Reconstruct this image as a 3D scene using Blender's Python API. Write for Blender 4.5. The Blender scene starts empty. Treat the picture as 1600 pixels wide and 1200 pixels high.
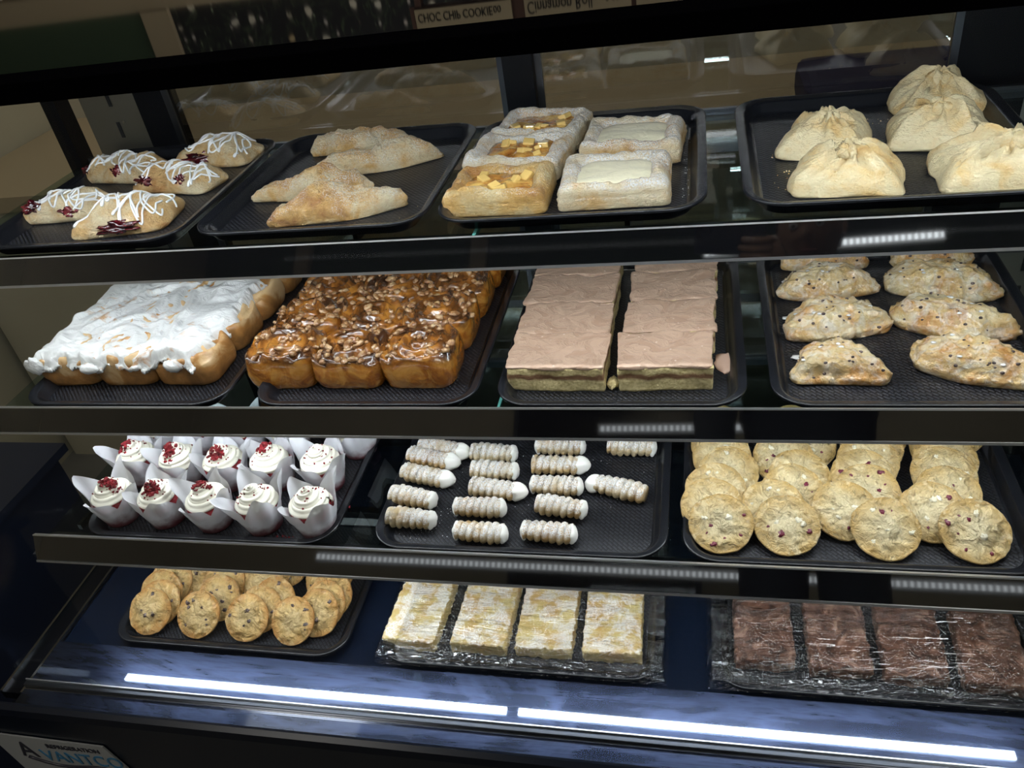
import bpy, bmesh, math, random
from math import sin, cos, pi, radians, sqrt, tan, atan2
from mathutils import Vector, Matrix, noise
from mathutils.bvhtree import BVHTree

# ------------------------------------------------------------------ camera, world, exposure
ZC = 1.48                                   # camera height above the shop floor
YAW, PITCH, ROLL, FPX = -0.28105182, 0.61773542, -0.17042052, 1271.27
_cy, _sy, _cp, _sp, _cr, _sr = cos(YAW), sin(YAW), cos(PITCH), sin(PITCH), cos(ROLL), sin(ROLL)
FW = Vector((_sy*_cp, _cy*_cp, -_sp)); _rt = Vector((_cy, -_sy, 0)); _up = _rt.cross(FW)
RT = _cr*_rt + _sr*_up; UP = -_sr*_rt + _cr*_up
scene = bpy.context.scene
COL = scene.collection
cam_data = bpy.data.cameras.new('camera'); cam = bpy.data.objects.new('camera', cam_data); COL.objects.link(cam)
cam.matrix_world = Matrix(((RT.x, UP.x, -FW.x, 0), (RT.y, UP.y, -FW.y, 0), (RT.z, UP.z, -FW.z, ZC), (0, 0, 0, 1)))
cam_data.sensor_fit = 'HORIZONTAL'; cam_data.sensor_width = 36.0; cam_data.lens = FPX/1600*36
cam_data.clip_start = 0.02; cam_data.clip_end = 40
scene.camera = cam
world = bpy.data.worlds.new('world'); scene.world = world; world.use_nodes = True
world.node_tree.nodes['Background'].inputs[0].default_value = (0.75, 0.85, 1.0, 1)
world.node_tree.nodes['Background'].inputs[1].default_value = 0.02
scene.view_settings.view_transform = 'Standard'; scene.view_settings.look = 'None'
scene.view_settings.exposure = 0.0; scene.view_settings.gamma = 1.0; scene.view_settings.use_curve_mapping = False
LED_POWER = 33.0          # radiance of the shelf light bars
TOP_LED_POWER = 66.0      # radiance of the header light bars
ROOM_POWER = 8.5          # radiance of the unseen ceiling panels added to light the room
scene.cycles.sample_clamp_indirect = 5.0
scene.cycles.use_denoising = True
scene.cycles.max_bounces = 10; scene.cycles.transparent_max_bounces = 24; scene.cycles.glossy_bounces = 6
random.seed(7)

def ray(x, y): return FW + (x-800)/FPX*RT - (y-600)/FPX*UP
def at(x, y, h):                      # where the sight line of a pixel meets the shelf plane h below the lens
    d = ray(x, y); t = -h/d.z; return Vector((d.x*t, d.y*t))

# ------------------------------------------------------------------ materials
MATS = {}
def rgb(c): return (c[0], c[1], c[2], 1)
class NT:
    def __init__(s, name):
        m = bpy.data.materials.new(name); m.use_nodes = True; s.m = m; s.t = m.node_tree
        s.b = s.t.nodes['Principled BSDF']; s.out = s.t.nodes['Material Output']; MATS[name] = m; s._co = None
    def n(s, typ, **kw):
        nd = s.t.nodes.new(typ)
        for k, v in kw.items(): setattr(nd, k, v)
        return nd
    def link(s, a, b): s.t.links.new(a, b)
    def coords(s):
        if s._co: return s._co
        tc = s.n('ShaderNodeTexCoord'); oi = s.n('ShaderNodeObjectInfo'); v = s.n('ShaderNodeVectorMath', operation='SCALE')
        cb = s.n('ShaderNodeCombineXYZ')
        for i in range(3): s.link(oi.outputs['Random'], cb.inputs[i])
        s.link(cb.outputs[0], v.inputs[0]); v.inputs['Scale'].default_value = 3.7
        a = s.n('ShaderNodeVectorMath', operation='ADD'); s.link(tc.outputs['Object'], a.inputs[0]); s.link(v.outputs[0], a.inputs[1])
        s._co = a.outputs[0]; s.obj = tc.outputs['Object']; return s._co
    def noise(s, scale, detail=4, rough=0.55, dist=0.0, stretch=None, co=None):
        c = co or s.coords()
        if stretch:
            mp = s.n('ShaderNodeMapping'); mp.inputs['Scale'].default_value = stretch; s.link(c, mp.inputs[0]); c = mp.outputs[0]
        t = s.n('ShaderNodeTexNoise'); t.inputs['Scale'].default_value = scale; t.inputs['Detail'].default_value = detail
        t.inputs['Roughness'].default_value = rough; t.inputs['Distortion'].default_value = dist
        s.link(c, t.inputs['Vector']); return t.outputs['Fac']
    def voro(s, scale, feature='F1', co=None):
        t = s.n('ShaderNodeTexVoronoi', feature=feature); t.inputs['Scale'].default_value = scale
        s.link(co or s.coords(), t.inputs['Vector']); return t
    def ramp(s, src, stops):
        r = s.n('ShaderNodeValToRGB'); e = r.color_ramp.elements
        while len(e) < len(stops): e.new(0.5)
        for i, (p, c) in enumerate(stops):
            e[i].position = p; e[i].color = rgb(c) if not isinstance(c, (int, float)) else (c, c, c, 1)
        s.link(src, r.inputs[0]); return r.outputs[0]
    def mix(s, f, a, b):
        m = s.n('ShaderNodeMix', data_type='RGBA')
        for v, i in ((f, 0), (a, 6), (b, 7)):
            if isinstance(v, (int, float)): m.inputs[i].default_value = v
            elif isinstance(v, tuple): m.inputs[i].default_value = rgb(v)
            else: s.link(v, m.inputs[i])
        return m.outputs[2]
    def math(s, op, a, b=0.0, clamp=False):
        m = s.n('ShaderNodeMath', operation=op); m.use_clamp = clamp
        for v, i in ((a, 0), (b, 1)):
            if isinstance(v, (int, float)): m.inputs[i].default_value = v
            else: s.link(v, m.inputs[i])
        return m.outputs[0]
    def normal_z(s):
        g = s.n('ShaderNodeNewGeometry'); x = s.n('ShaderNodeSeparateXYZ'); s.link(g.outputs['Normal'], x.inputs[0]); return x.outputs[2]
    def objz(s):
        s.coords(); x = s.n('ShaderNodeSeparateXYZ'); s.link(s.obj, x.inputs[0]); return x.outputs[2]
    def bump(s, srcs):
        prev = None
        for src, dist, st in srcs:
            b = s.n('ShaderNodeBump'); b.inputs['Distance'].default_value = dist; b.inputs['Strength'].default_value = st
            s.link(src, b.inputs['Height'])
            if prev: s.link(prev, b.inputs['Normal'])
            prev = b.outputs[0]
        s.link(prev, s.b.inputs['Normal'])
    def set(s, color=None, rough=None, metal=None, coat=None, spec=None, ior=None, em=None, emc=None, sss=None):
        def put(k, v):
            if v is None: return
            if isinstance(v, tuple): s.b.inputs[k].default_value = rgb(v)
            elif isinstance(v, (int, float)): s.b.inputs[k].default_value = v
            else: s.link(v, s.b.inputs[k])
        put('Base Color', color); put('Roughness', rough); put('Metallic', metal); put('Coat Weight', coat)
        put('Specular IOR Level', spec); put('IOR', ior); put('Emission Strength', em); put('Emission Color', emc)
        if sss: s.b.inputs['Subsurface Weight'].default_value = sss; s.b.inputs['Subsurface Radius'].default_value = (0.006, 0.004, 0.003)
        if coat: s.b.inputs['Coat Roughness'].default_value = 0.08
        return s.m

def simple(name, c, rough=0.5, metal=0.0, coat=None, spec=None, ior=None):
    t = NT(name); return t.set(c, rough, metal, coat, spec, ior)

def pastry(name, pale, gold, brown, sheen=0.45, sugar=0.0, bias=0.0, flaky=1.0):
    t = NT(name)
    a = t.noise(38, 5, .6, .6); b = t.noise(14, 3, .5)
    f = t.math('ADD', t.math('MULTIPLY', a, .5), t.math('MULTIPLY', b, .5))
    col = t.ramp(f, [(0.43-bias, pale), (0.505-bias, tuple((p*1.2+g*.8)/2 for p, g in zip(pale, gold))), (0.57-bias, gold), (0.68-bias, brown)])
    fine = t.noise(210, 6, .65, .8, stretch=(1, 1, 2.2))
    col = t.mix(t.ramp(fine, [(0.32, .24*min(1, flaky)), (0.6, 0.0)]), col, brown)
    if sugar > 0:
        s = t.noise(600, 4, .85); big = t.noise(30, 3, .5)
        mask = t.math('MULTIPLY', t.ramp(s, [(0.58-.16*sugar, 0.0), (0.63-.14*sugar, 1.0)]), t.ramp(big, [(0.38-.1*sugar, 0.0), (0.56-.1*sugar, 1.0)]))
        mask = t.math('MULTIPLY', mask, t.ramp(t.normal_z(), [(0.15, 0.0), (0.6, 1.0)]))
        col = t.mix(mask, col, (0.92, 0.92, 0.92))
    crink = t.voro(110, 'DISTANCE_TO_EDGE').outputs['Distance']
    t.bump([(t.noise(60, 6, .6, 1.2), .009*flaky, .8), (fine, .0045*flaky, .9), (t.ramp(crink, [(0.0, 0.0), (0.12, 1.0)]), .0006*flaky, .5)])
    return t.set(col, sheen, coat=.15)

# pastries, breads and toppings
pastry('puff_pastry', (.82, .70, .46), (.75, .50, .22), (.50, .25, .08), .42, bias=.02)
pastry('dumpling_pastry', (.84, .73, .46), (.80, .58, .26), (.58, .30, .09), .38, bias=-.01, flaky=.5)
pastry('turnover_pastry', (.86, .74, .48), (.78, .48, .17), (.46, .20, .06), .4, sugar=.35, bias=.015, flaky=1.35)
pastry('danish_pastry', (.84, .72, .48), (.78, .52, .22), (.52, .26, .08), .45, sugar=.75, bias=-.02)
pastry('danish_plain', (.80, .64, .34), (.72, .44, .13), (.48, .22, .05), .4, sugar=.15, bias=.04)
pastry('horn_pastry', (.74, .60, .36), (.66, .44, .18), (.48, .25, .08), .6, sugar=.92, bias=-.02, flaky=.8)
def bread(name, pale, gold, coat):
    t = NT(name); z = t.objz()
    f = t.math('SUBTRACT', t.math('ADD', t.math('MULTIPLY', t.noise(24, 5, .6, .4), .8), .12), t.math('MULTIPLY', z, 3.2))
    col = t.ramp(f, [(0.36, pale), (0.46, gold), (0.60, tuple(v*.5 for v in gold))])
    t.bump([(t.noise(40, 4), .003, .4), (t.noise(300, 3), .0006, .4)]); return t.set(col, .35 if coat else .5, coat=coat)
bread('cinnamon_bread', (.72, .50, .26), (.50, .24, .07), .1)
t = NT('caramel_bun'); f = t.noise(26, 5, .6, .7)
nz = t.ramp(t.math('ADD', t.normal_z(), t.math('MULTIPLY', t.math('SUBTRACT', t.noise(34, 4), .5), 1.6)), [(0.2, 0.0), (0.6, 1.0)])
side = t.ramp(t.noise(26, 5, .62, 1.2), [(0.38, (.58, .27, .05)), (0.50, (.44, .16, .018)), (0.58, (.28, .085, .010)), (0.66, (.50, .22, .035))])
top = t.ramp(f, [(0.36, (.06, .022, .008)), (0.48, (.13, .048, .012)), (0.56, (.28, .10, .018)), (0.66, (.50, .21, .035))])
col = t.mix(nz, side, top); t.bump([(t.noise(45, 4, .5, .8), .006, .6), (t.noise(160, 3), .0015, .5)])
t.set(col, .22, coat=1.0)
t = NT('pecan'); t.bump([(t.noise(400, 2), .001, .5)]); t.set(t.ramp(t.noise(120, 3), [(0.35, (.18, .07, .025)), (0.5, (.38, .19, .075)), (0.66, (.62, .42, .22))]), .22, coat=.7)
t = NT('white_frosting')
thin = t.noise(17, 4, .55, 1.6, stretch=(1.0, 2.2, 1)); big = t.noise(9, 2)
mask = t.math('MULTIPLY', t.ramp(thin, [(0.57, 0.0), (0.66, .85)]), t.ramp(big, [(0.42, 0.0), (0.55, 1.0)]))
t.bump([(t.noise(34, 3, .5, 2.0, stretch=(1, 1.6, 1)), .005, .6), (t.noise(150, 3, .5, 1.0), .0006, .4)])
t.set(t.mix(mask, (.84, .85, .84), (.60, .32, .11)), .35, coat=.25)
t = NT('drizzle_icing'); t.set((.92, .93, .94), .35, coat=.3)
t = NT('whipped_cream'); t.bump([(t.noise(90, 3), .001, .4)]); t.set((.90, .89, .83), .5)
t = NT('buttercream'); t.bump([(t.noise(160, 3), .0006, .4)]); t.set((.90, .87, .74), .42, coat=.15)
t = NT('cherry_filling'); t.bump([(t.noise(90, 3), .004, .8)]); t.set(t.ramp(t.noise(60, 3), [(0.35, (.02, .002, .004)), (0.55, (.10, .007, .012)), (.72, (.28, .04, .045))]), .12, coat=1.0)
t = NT('apple_filling'); t.bump([(t.noise(70, 4), .006, .9)]); t.set(t.ramp(t.noise(45, 4), [(0.35, (.30, .10, .02)), (0.5, (.55, .25, .05)), (0.68, (.75, .48, .14))]), .12, coat=1.0)
t = NT('apple_chunk'); t.set((.76, .52, .17), .15, coat=1.0)
t = NT('cream_cheese'); t.bump([(t.noise(60, 3, .5, 1.5), .003, .5)]); t.set((.86, .80, .58), .28, coat=.5)
t = NT('bar_cake'); z = t.objz()
zz = t.math('ADD', z, t.math('MULTIPLY', t.math('SUBTRACT', t.noise(50, 4), .5), .010))
band = t.ramp(zz, [(0.0, 0.0), (0.0165, 0.0), (0.019, 1.0), (0.0235, 1.0), (0.026, 0.0)])
crumb = t.ramp(t.noise(260, 4), [(0.3, (.42, .33, .14)), (0.6, (.68, .57, .30))])
t.bump([(t.noise(300, 4), .0016, .8)]); t.set(t.mix(band, crumb, (.17, .085, .04)), .8)
t = NT('pink_brown_icing'); wr = t.noise(30, 6, .6, 1.4, stretch=(1, 1.3, 1))
spk = t.ramp(t.voro(70).outputs['Distance'], [(0.07, 1.0), (0.11, 0.0)])
t.bump([(t.ramp(wr, [(0.42, 0.0), (0.5, 1.0), (0.58, 0.2)]), .0012, .5), (t.noise(14, 3), .004, .4)])
t.set(t.mix(t.math('MULTIPLY', spk, .6), t.ramp(wr, [(0.4, (.45, .295, .205)), (0.55, (.53, .365, .265))]), (.80, .66, .58)), .42, coat=.2)
t = NT('scone'); n1 = t.noise(26, 5, .6, .5)
col = t.ramp(n1, [(0.38, (.74, .60, .34)), (0.50, (.72, .50, .22)), (0.62, (.58, .29, .085))])
col = t.mix(t.ramp(t.noise(60, 5, .6, 1), [(0.46, 0.0), (0.68, .6)]), col, (.88, .86, .80))
t.bump([(t.noise(55, 7, .65), .009, .8), (t.voro(160).outputs['Distance'], .0015, .6)]); t.set(col, t.ramp(t.noise(30, 3), [(0.4, .18), (0.6, .5)]), coat=.6)
t = NT('chocolate_chip'); t.set(t.ramp(t.noise(150, 3), [(0.4, (.03, .016, .016)), (0.62, (.17, .12, .11))]), .3, coat=.2)
t = NT('white_chip'); t.set((.86, .80, .62), .35)
t = NT('cranberry'); t.bump([(t.noise(200, 3), .002, .8)]); t.set((.16, .012, .035), .3, coat=.4)
t = NT('glaze_puddle'); t.set((.88, .88, .87), .2, coat=.5)
t = NT('icing_puddle'); t.set((.62, .42, .32), .35)
def cookie_mat(name, pale, gold, edge):
    t = NT(name); t.coords()
    ln = t.n('ShaderNodeVectorMath', operation='LENGTH')
    sc = t.n('ShaderNodeVectorMath', operation='MULTIPLY'); t.link(t.obj, sc.inputs[0]); sc.inputs[1].default_value = (24, 24, 0); t.link(sc.outputs[0], ln.inputs[0])
    r = t.math('ADD', ln.outputs['Value'], t.math('MULTIPLY', t.math('SUBTRACT', t.noise(45, 4), .5), .9))
    col = t.ramp(r, [(0.25, pale), (0.6, gold), (0.95, edge)])
    crk = t.voro(85, 'DISTANCE_TO_EDGE', ).outputs['Distance']
    crn = t.noise(60, 5, .65, 1.8)
    col = t.mix(t.ramp(crn, [(0.36, .6), (0.46, 0.0)]), col, tuple(v*.5 for v in gold))
    col = t.mix(t.ramp(t.noise(55, 3), [(0.56, 0.0), (0.64, .55)]), col, tuple(min(1, v*1.18) for v in pale))
    t.bump([(t.noise(38, 5, .55, .8), .014, .9), (crn, .006, 1.0), (t.noise(400, 3), .0006, .5)]); t.set(col, .55, coat=.12)
cookie_mat('chip_cookie', (.56, .41, .19), (.55, .36, .13), (.46, .22, .05))
cookie_mat('cranberry_cookie', (.72, .61, .37), (.68, .53, .27), (.58, .38, .13))
t = NT('lemon_bar'); s = t.noise(700, 3, .85); big = t.noise(42, 4, .6, .3)
m_ = t.math('MULTIPLY', t.ramp(s, [(0.44, 0.0), (0.50, 1.0)]), t.ramp(big, [(0.43, 0.0), (0.54, .9)]))
m_ = t.math('MULTIPLY', m_, t.ramp(t.normal_z(), [(0.3, 0.0), (0.7, 1.0)]))
z = t.objz(); base = t.ramp(t.noise(30, 4), [(0.4, (.68, .54, .21)), (0.62, (.60, .38, .12))])
base = t.mix(t.ramp(z, [(0.0, 1.0), (0.008, 1.0), (0.011, 0.0)]), base, (.62, .48, .20))
t.bump([(t.noise(80, 5), .004, .6)]); t.set(t.mix(m_, base, (.93, .93, .93)), .45)
t = NT('brownie'); fl = t.noise(32, 6, .6, 1.8); 
t.bump([(t.ramp(fl, [(0.3, 0.0), (0.45, .7), (0.5, .5), (0.65, 1.0)]), .003, .8), (t.noise(260, 4), .0008, .6)])
t.set(t.ramp(fl, [(0.34, (.035, .013, .007)), (0.46, (.115, .048, .026)), (0.54, (.15, .065, .036)), (0.60, (.25, .13, .085)), (0.68, (.36, .22, .16))]), .42, coat=.15)
t = NT('red_cake'); t.bump([(t.noise(200, 4), .003, .8)]); t.set(t.ramp(t.noise(120, 3), [(0.35, (.10, .004, .006)), (0.6, (.28, .012, .02))]), .8)
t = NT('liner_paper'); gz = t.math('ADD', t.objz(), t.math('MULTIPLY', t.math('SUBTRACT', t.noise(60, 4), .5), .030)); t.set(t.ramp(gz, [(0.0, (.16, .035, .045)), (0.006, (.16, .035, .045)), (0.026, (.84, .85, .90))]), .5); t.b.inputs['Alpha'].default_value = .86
t = NT('powdered_sugar'); t.set((.9, .9, .9), .9)
# case materials
t = NT('tray_plastic'); t.bump([(t.noise(500, 3), .0002, .3)]); t.set((.008, .009, .012), .26, spec=.5)
t = NT('tray_weave'); t.coords()
def basket(t, scale, width):
    mp = t.n('ShaderNodeMapping'); mp.inputs['Rotation'].default_value = (0, 0, pi/4); t.link(t.obj, mp.inputs[0])
    br = t.n('ShaderNodeTexBrick'); br.offset = .5; br.inputs['Scale'].default_value = scale; br.inputs['Mortar Size'].default_value = width
    br.inputs['Brick Width'].default_value = .8; br.inputs['Row Height'].default_value = .4; br.inputs['Mortar Smooth'].default_value = .5
    t.link(mp.outputs[0], br.inputs['Vector']); return br.outputs['Fac']
bf = basket(t, 86, .11)
t.bump([(bf, -.0011, .8), (t.noise(90, 2), .0012, .35), (t.noise(700, 2), .0003, .5)])
t.set(t.mix(bf, (.020, .022, .029), (.003, .003, .004)), .33, spec=.5)
simple('black_metal', (.002, .0025, .004), .4, spec=.18)
simple('matte_black', (.0015, .0015, .002), .9, spec=0.0)
simple('black_gloss', (.003, .003, .005), .04, ior=1.75)
simple('price_strip', (.004, .004, .005), .03, ior=2.2)
simple('chrome', (.62, .64, .68), .14, 1.0)
simple('satin_steel', (.80, .82, .86), .38, 1.0)
simple('dark_steel', (.10, .11, .13), .3, 1.0)
simple('upright_steel', (.30, .29, .26), .35, 1.0)
simple('slot_black', (.002, .002, .002), .8)
simple('case_navy', (.002, .004, .010), .3, spec=.3)
t = NT('floor_deck'); t.bump([(t.noise(3, 2), .001, .1)]); t.set((.005, .009, .021), .16)
t = NT('wiped_steel'); t.t.nodes.remove(t.b)
sw = t.noise(3.0, 5, .55, 2.2, stretch=(.5, 1.9, 1)); sw2 = t.noise(9, 6, .62, .8, stretch=(.28, 4.5, 1))
g1 = t.n('ShaderNodeBsdfGlossy'); g1.inputs['Roughness'].default_value = .035; g1.inputs['Color'].default_value = (.34, .40, .52, 1)
g2 = t.n('ShaderNodeBsdfGlossy'); g2.inputs['Roughness'].default_value = .34
t.link(t.ramp(t.math('ADD', t.math('MULTIPLY', sw, .6), t.math('MULTIPLY', sw2, .4)), [(0.40, (.030, .038, .065)), (0.455, (.050, .064, .115)), (0.515, (.085, .112, .21)), (0.565, (.055, .072, .13)), (0.65, (.035, .046, .085))]), g2.inputs['Color'])
mx = t.n('ShaderNodeMixShader'); mx.inputs[0].default_value = .62; t.link(g1.outputs[0], mx.inputs[1]); t.link(g2.outputs[0], mx.inputs[2]); t.link(mx.outputs[0], t.out.inputs['Surface'])
t = NT('led_diffuser'); t.coords()
t.set((0, 0, 0), .5, em=LED_POWER, emc=(.90, .955, 1.0))
t = NT('led_diffuser_header'); t.set((0, 0, 0), .5, em=TOP_LED_POWER, emc=(.90, .955, 1.0))
t = NT('room_fill_lamp'); t.set((0, 0, 0), .5, em=ROOM_POWER, emc=(1.0, .96, .88))
t = NT('strip_lamp'); t.coords(); sx = t.n('ShaderNodeSeparateXYZ'); t.link(t.obj, sx.inputs[0])
dots = t.math('SINE', t.math('MULTIPLY', sx.outputs[0], 210.0)); dots = t.math('MULTIPLY', t.math('ADD', t.math('MULTIPLY', dots, .4), .62), 8.0)
t.set((0, 0, 0), .5, em=dots, emc=(.92, .96, 1.0))
t = NT('strip_lamp_dim'); t.coords(); sx = t.n('ShaderNodeSeparateXYZ'); t.link(t.obj, sx.inputs[0])
dots = t.math('SINE', t.math('MULTIPLY', sx.outputs[0], 210.0)); dots = t.math('MULTIPLY', t.math('ADD', t.math('MULTIPLY', dots, .4), .62), 2.4)
t.set((0, 0, 0), .5, em=dots, emc=(.92, .96, 1.0))
simple('lamp_housing', (.5, .5, .5), .5)
def thin_glass(name, tint, gloss_rough=.02, ior=1.45, bump=None):
    t = NT(name); t.t.nodes.remove(t.b)
    tr = t.n('ShaderNodeBsdfTransparent'); tr.inputs[0].default_value = rgb(tint)
    gl = t.n('ShaderNodeBsdfGlossy'); gl.inputs['Roughness'].default_value = gloss_rough; gl.inputs['Color'].default_value = (1, 1, 1, 1)
    f0 = ((ior-1)/(ior+1))**2
    gm = t.n('ShaderNodeNewGeometry'); dt = t.n('ShaderNodeVectorMath', operation='DOT_PRODUCT')
    t.link(gm.outputs['Incoming'], dt.inputs[0]); t.link(gm.outputs['Normal'], dt.inputs[1])
    c5 = t.math('POWER', t.math('SUBTRACT', 1.0, t.math('ABSOLUTE', dt.outputs['Value'])), 5.0)
    fr = t.math('ADD', f0, t.math('MULTIPLY', c5, 1-f0))
    mx = t.n('ShaderNodeMixShader'); t.link(fr, mx.inputs[0]); t.link(tr.outputs[0], mx.inputs[1]); t.link(gl.outputs[0], mx.inputs[2])
    if bump:
        b = t.n('ShaderNodeBump'); b.inputs['Distance'].default_value = bump[1]; b.inputs['Strength'].default_value = 1.0
        t.link(bump[0](t), b.inputs['Height']); t.link(b.outputs[0], gl.inputs['Normal']); t.link(b.outputs[0], dt.inputs[1])
    t.link(mx.outputs[0], t.out.inputs['Surface']); return t
thin_glass('case_glass', (.97, .985, .98), ior=1.16)
thin_glass('door_glass', (.76, .77, .76), ior=2.35)
thin_glass('shelf_glass', (.80, .87, .86), ior=1.5)
thin_glass('cling_film', (.98, .98, .985), .10, 1.95, (lambda t: t.math('ADD', t.ramp(t.noise(9, 5, .62, .9, stretch=(1, 7, 1)), [(0.40, 0.0), (0.50, 1.0), (0.60, 0.1)]), t.math('MULTIPLY', t.noise(60, 4, .7, 1), .25)), .004))
simple('glass_edge', (.10, .34, .30), .1)
# room materials
t = NT('tan_wall'); t.set(t.ramp(t.noise(2.5, 3), [(0.3, (.36, .31, .22)), (0.7, (.41, .36, .26))]), .8)
simple('green_wall', (.045, .085, .04), .7)
simple('beige_trim', (.46, .38, .25), .6)
t = NT('floor_tile'); t.set(t.ramp(t.noise(6, 4), [(0.3, (.10, .09, .08)), (0.7, (.16, .15, .13))]), .5)
simple('ceiling_white', (.42, .40, .36), .9)
simple('counter_brown', (.30, .23, .14), .5)
simple('dark_cabinet', (.010, .014, .030), .35)
simple('purple_fabric', (.012, .009, .038), .7)
simple('tag_card', (.85, .70, .45), .6)
simple('wood_brown', (.16, .08, .05), .6)
simple('ink_black', (.01, .01, .01), .6)
simple('logo_white', (.30, .31, .31), .5)
simple('logo_blue', (.03, .16, .30), .4)
simple('logo_dark', (.02, .02, .03), .4)
t = NT('floral_panel'); t.coords()
base_c = (.006, .007, .006); cc = base_c
for sc, th, cA, cB, seed in ((16, .20, (.80, .78, .68), (.80, .62, .34), 0), (24, .14, (.70, .42, .40), (.80, .78, .72), 9), (38, .12, (.66, .70, .60), (.34, .50, .24), 5)):
    mp = t.n('ShaderNodeMapping'); mp.inputs['Location'].default_value = (seed, seed*.7, seed*.3); t.link(t.obj, mp.inputs[0])
    wob = t.noise(60, 2, co=mp.outputs[0]); v = t.voro(sc, co=mp.outputs[0])
    d = t.math('ADD', v.outputs['Distance'], t.math('MULTIPLY', t.math('SUBTRACT', wob, .5), .28))
    cs = t.n('ShaderNodeSeparateColor'); t.link(v.outputs['Color'], cs.inputs[0])
    keep = t.ramp(cs.outputs[0], [(0.30, 0.0), (0.33, 1.0)])
    mk = t.math('MULTIPLY', t.ramp(d, [(th-.03, 1.0), (th+.02, 0.0)]), keep)
    cc = t.mix(mk, cc, t.mix(cs.outputs[1], cA, cB))
stem = t.ramp(t.noise(7, 3, .5, 2.5), [(0.488, 0.0), (0.497, .7), (0.503, .7), (0.512, 0.0)])
t.set(t.mix(stem, cc, (.10, .16, .07)), .6)
simple('skin', (.50, .28, .18), .5); simple('trouser_cloth', (.015, .02, .035), .8); simple('dark_cloth', (.03, .035, .05), .8); simple('hair_brown', (.05, .03, .02), .6)
simple('phone_blue', (.02, .03, .05), .25); simple('lens_black', (.002, .002, .002), .05)
simple('sclera', (.8, .8, .78), .3); simple('lips', (.40, .14, .11), .5)

# ------------------------------------------------------------------ object helpers
def mesh_obj(name, verts, faces, mat, parent=None, loc=(0, 0, 0), smooth=True, mats=None, midx=None):
    me = bpy.data.meshes.new(name); me.from_pydata([tuple(v) for v in verts], [], faces); me.update()
    for m in ([mat] if not mats else mats): me.materials.append(MATS[m])
    if midx: me.polygons.foreach_set('material_index', midx)
    if smooth: me.polygons.foreach_set('use_smooth', [True]*len(me.polygons))
    o = bpy.data.objects.new(name, me); COL.objects.link(o); o.location = loc
    if parent is not None: o.parent = parent
    return o
def thing(name, label, cat, loc=(0, 0, 0), rz=0, group=None, rot=None):
    o = bpy.data.objects.new(name, None); o.empty_display_size = .02; COL.objects.link(o)
    o.location = loc; o.rotation_euler = rot if rot else (0, 0, rz)
    o['label'] = label; o['category'] = cat
    if group: o['group'] = group
    return o
def tag(o, label, cat, group=None, kind=None):
    if kind: o['kind'] = kind
    if label: o['label'] = label
    if cat: o['category'] = cat
    if group: o['group'] = group
    return o
def copy_thing(root, label, loc, rz=0, group=None, rot=None):
    c = root.copy(); COL.objects.link(c); c.location = loc; c.rotation_euler = rot if rot else (0, 0, rz); c['label'] = label
    if group: c['group'] = group
    def rec(src, dst):
        for ch in list(src.children):
            d = ch.copy(); COL.objects.link(d); d.parent = dst; rec(ch, d)
    rec(root, c); return c
BOXF = [(0, 3, 2, 1), (4, 5, 6, 7), (0, 1, 5, 4), (1, 2, 6, 5), (2, 3, 7, 6), (3, 0, 4, 7)]
def box(name, x0, x1, y0, y1, z0, z1, mat, parent=None, bev=0.0):
    v = [(x0, y0, z0), (x1, y0, z0), (x1, y1, z0), (x0, y1, z0), (x0, y0, z1), (x1, y0, z1), (x1, y1, z1), (x0, y1, z1)]
    if bev <= 0: return mesh_obj(name, v, BOXF, mat, parent, smooth=False)
    bm = bmesh.new(); vs = [bm.verts.new(p) for p in v]
    for f in BOXF: bm.faces.new([vs[i] for i in f])
    bmesh.ops.bevel(bm, geom=bm.edges[:], offset=bev, segments=3, affect='EDGES', profile=.6)
    me = bpy.data.meshes.new(name); bm.to_mesh(me); bm.free(); me.materials.append(MATS[mat])
    o = bpy.data.objects.new(name, me); COL.objects.link(o)
    if parent is not None: o.parent = parent
    return o
def prism_x(name, prof, x0, x1, mat, parent=None, smooth=False):
    n = len(prof); v = [(x0, y, z) for y, z in prof]+[(x1, y, z) for y, z in prof]
    f = [tuple(range(n-1, -1, -1)), tuple(range(n, 2*n))]+[(i, (i+1) % n, n+(i+1) % n, n+i) for i in range(n)]
    return mesh_obj(name, v, f, mat, parent, smooth=smooth)
def poly_outline(pts, r, N):
    """rounded closed polygon resampled to N points, counter-clockwise"""
    out = []; n = len(pts)
    for i in range(n):
        p0, p1, p2 = Vector(pts[i-1]), Vector(pts[i]), Vector(pts[(i+1) % n])
        a = (p0-p1).normalized(); b = (p2-p1).normalized(); rr = r[i] if isinstance(r, (list, tuple)) else r
        rr = min(rr, (p0-p1).length*.49, (p2-p1).length*.49)
        for k in range(9):
            t = k/8; out.append((p1+a*rr)*(1-t)**2+p1*2*t*(1-t)+(p1+b*rr)*t*t)
    L = [0]
    for i in range(len(out)): L.append(L[-1]+(out[(i+1) % len(out)]-out[i]).length)
    res = []; j = 0
    for k in range(N):
        d = L[-1]*k/N
        while L[j+1] < d: j += 1
        t = (d-L[j])/max(1e-9, L[j+1]-L[j]); res.append(out[j].lerp(out[(j+1) % len(out)], t))
    return res
def fbm(x, y, z, o=4): return noise.fractal(Vector((x, y, z)), 1.0, 2.0, o, noise_basis='PERLIN_ORIGINAL')
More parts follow.
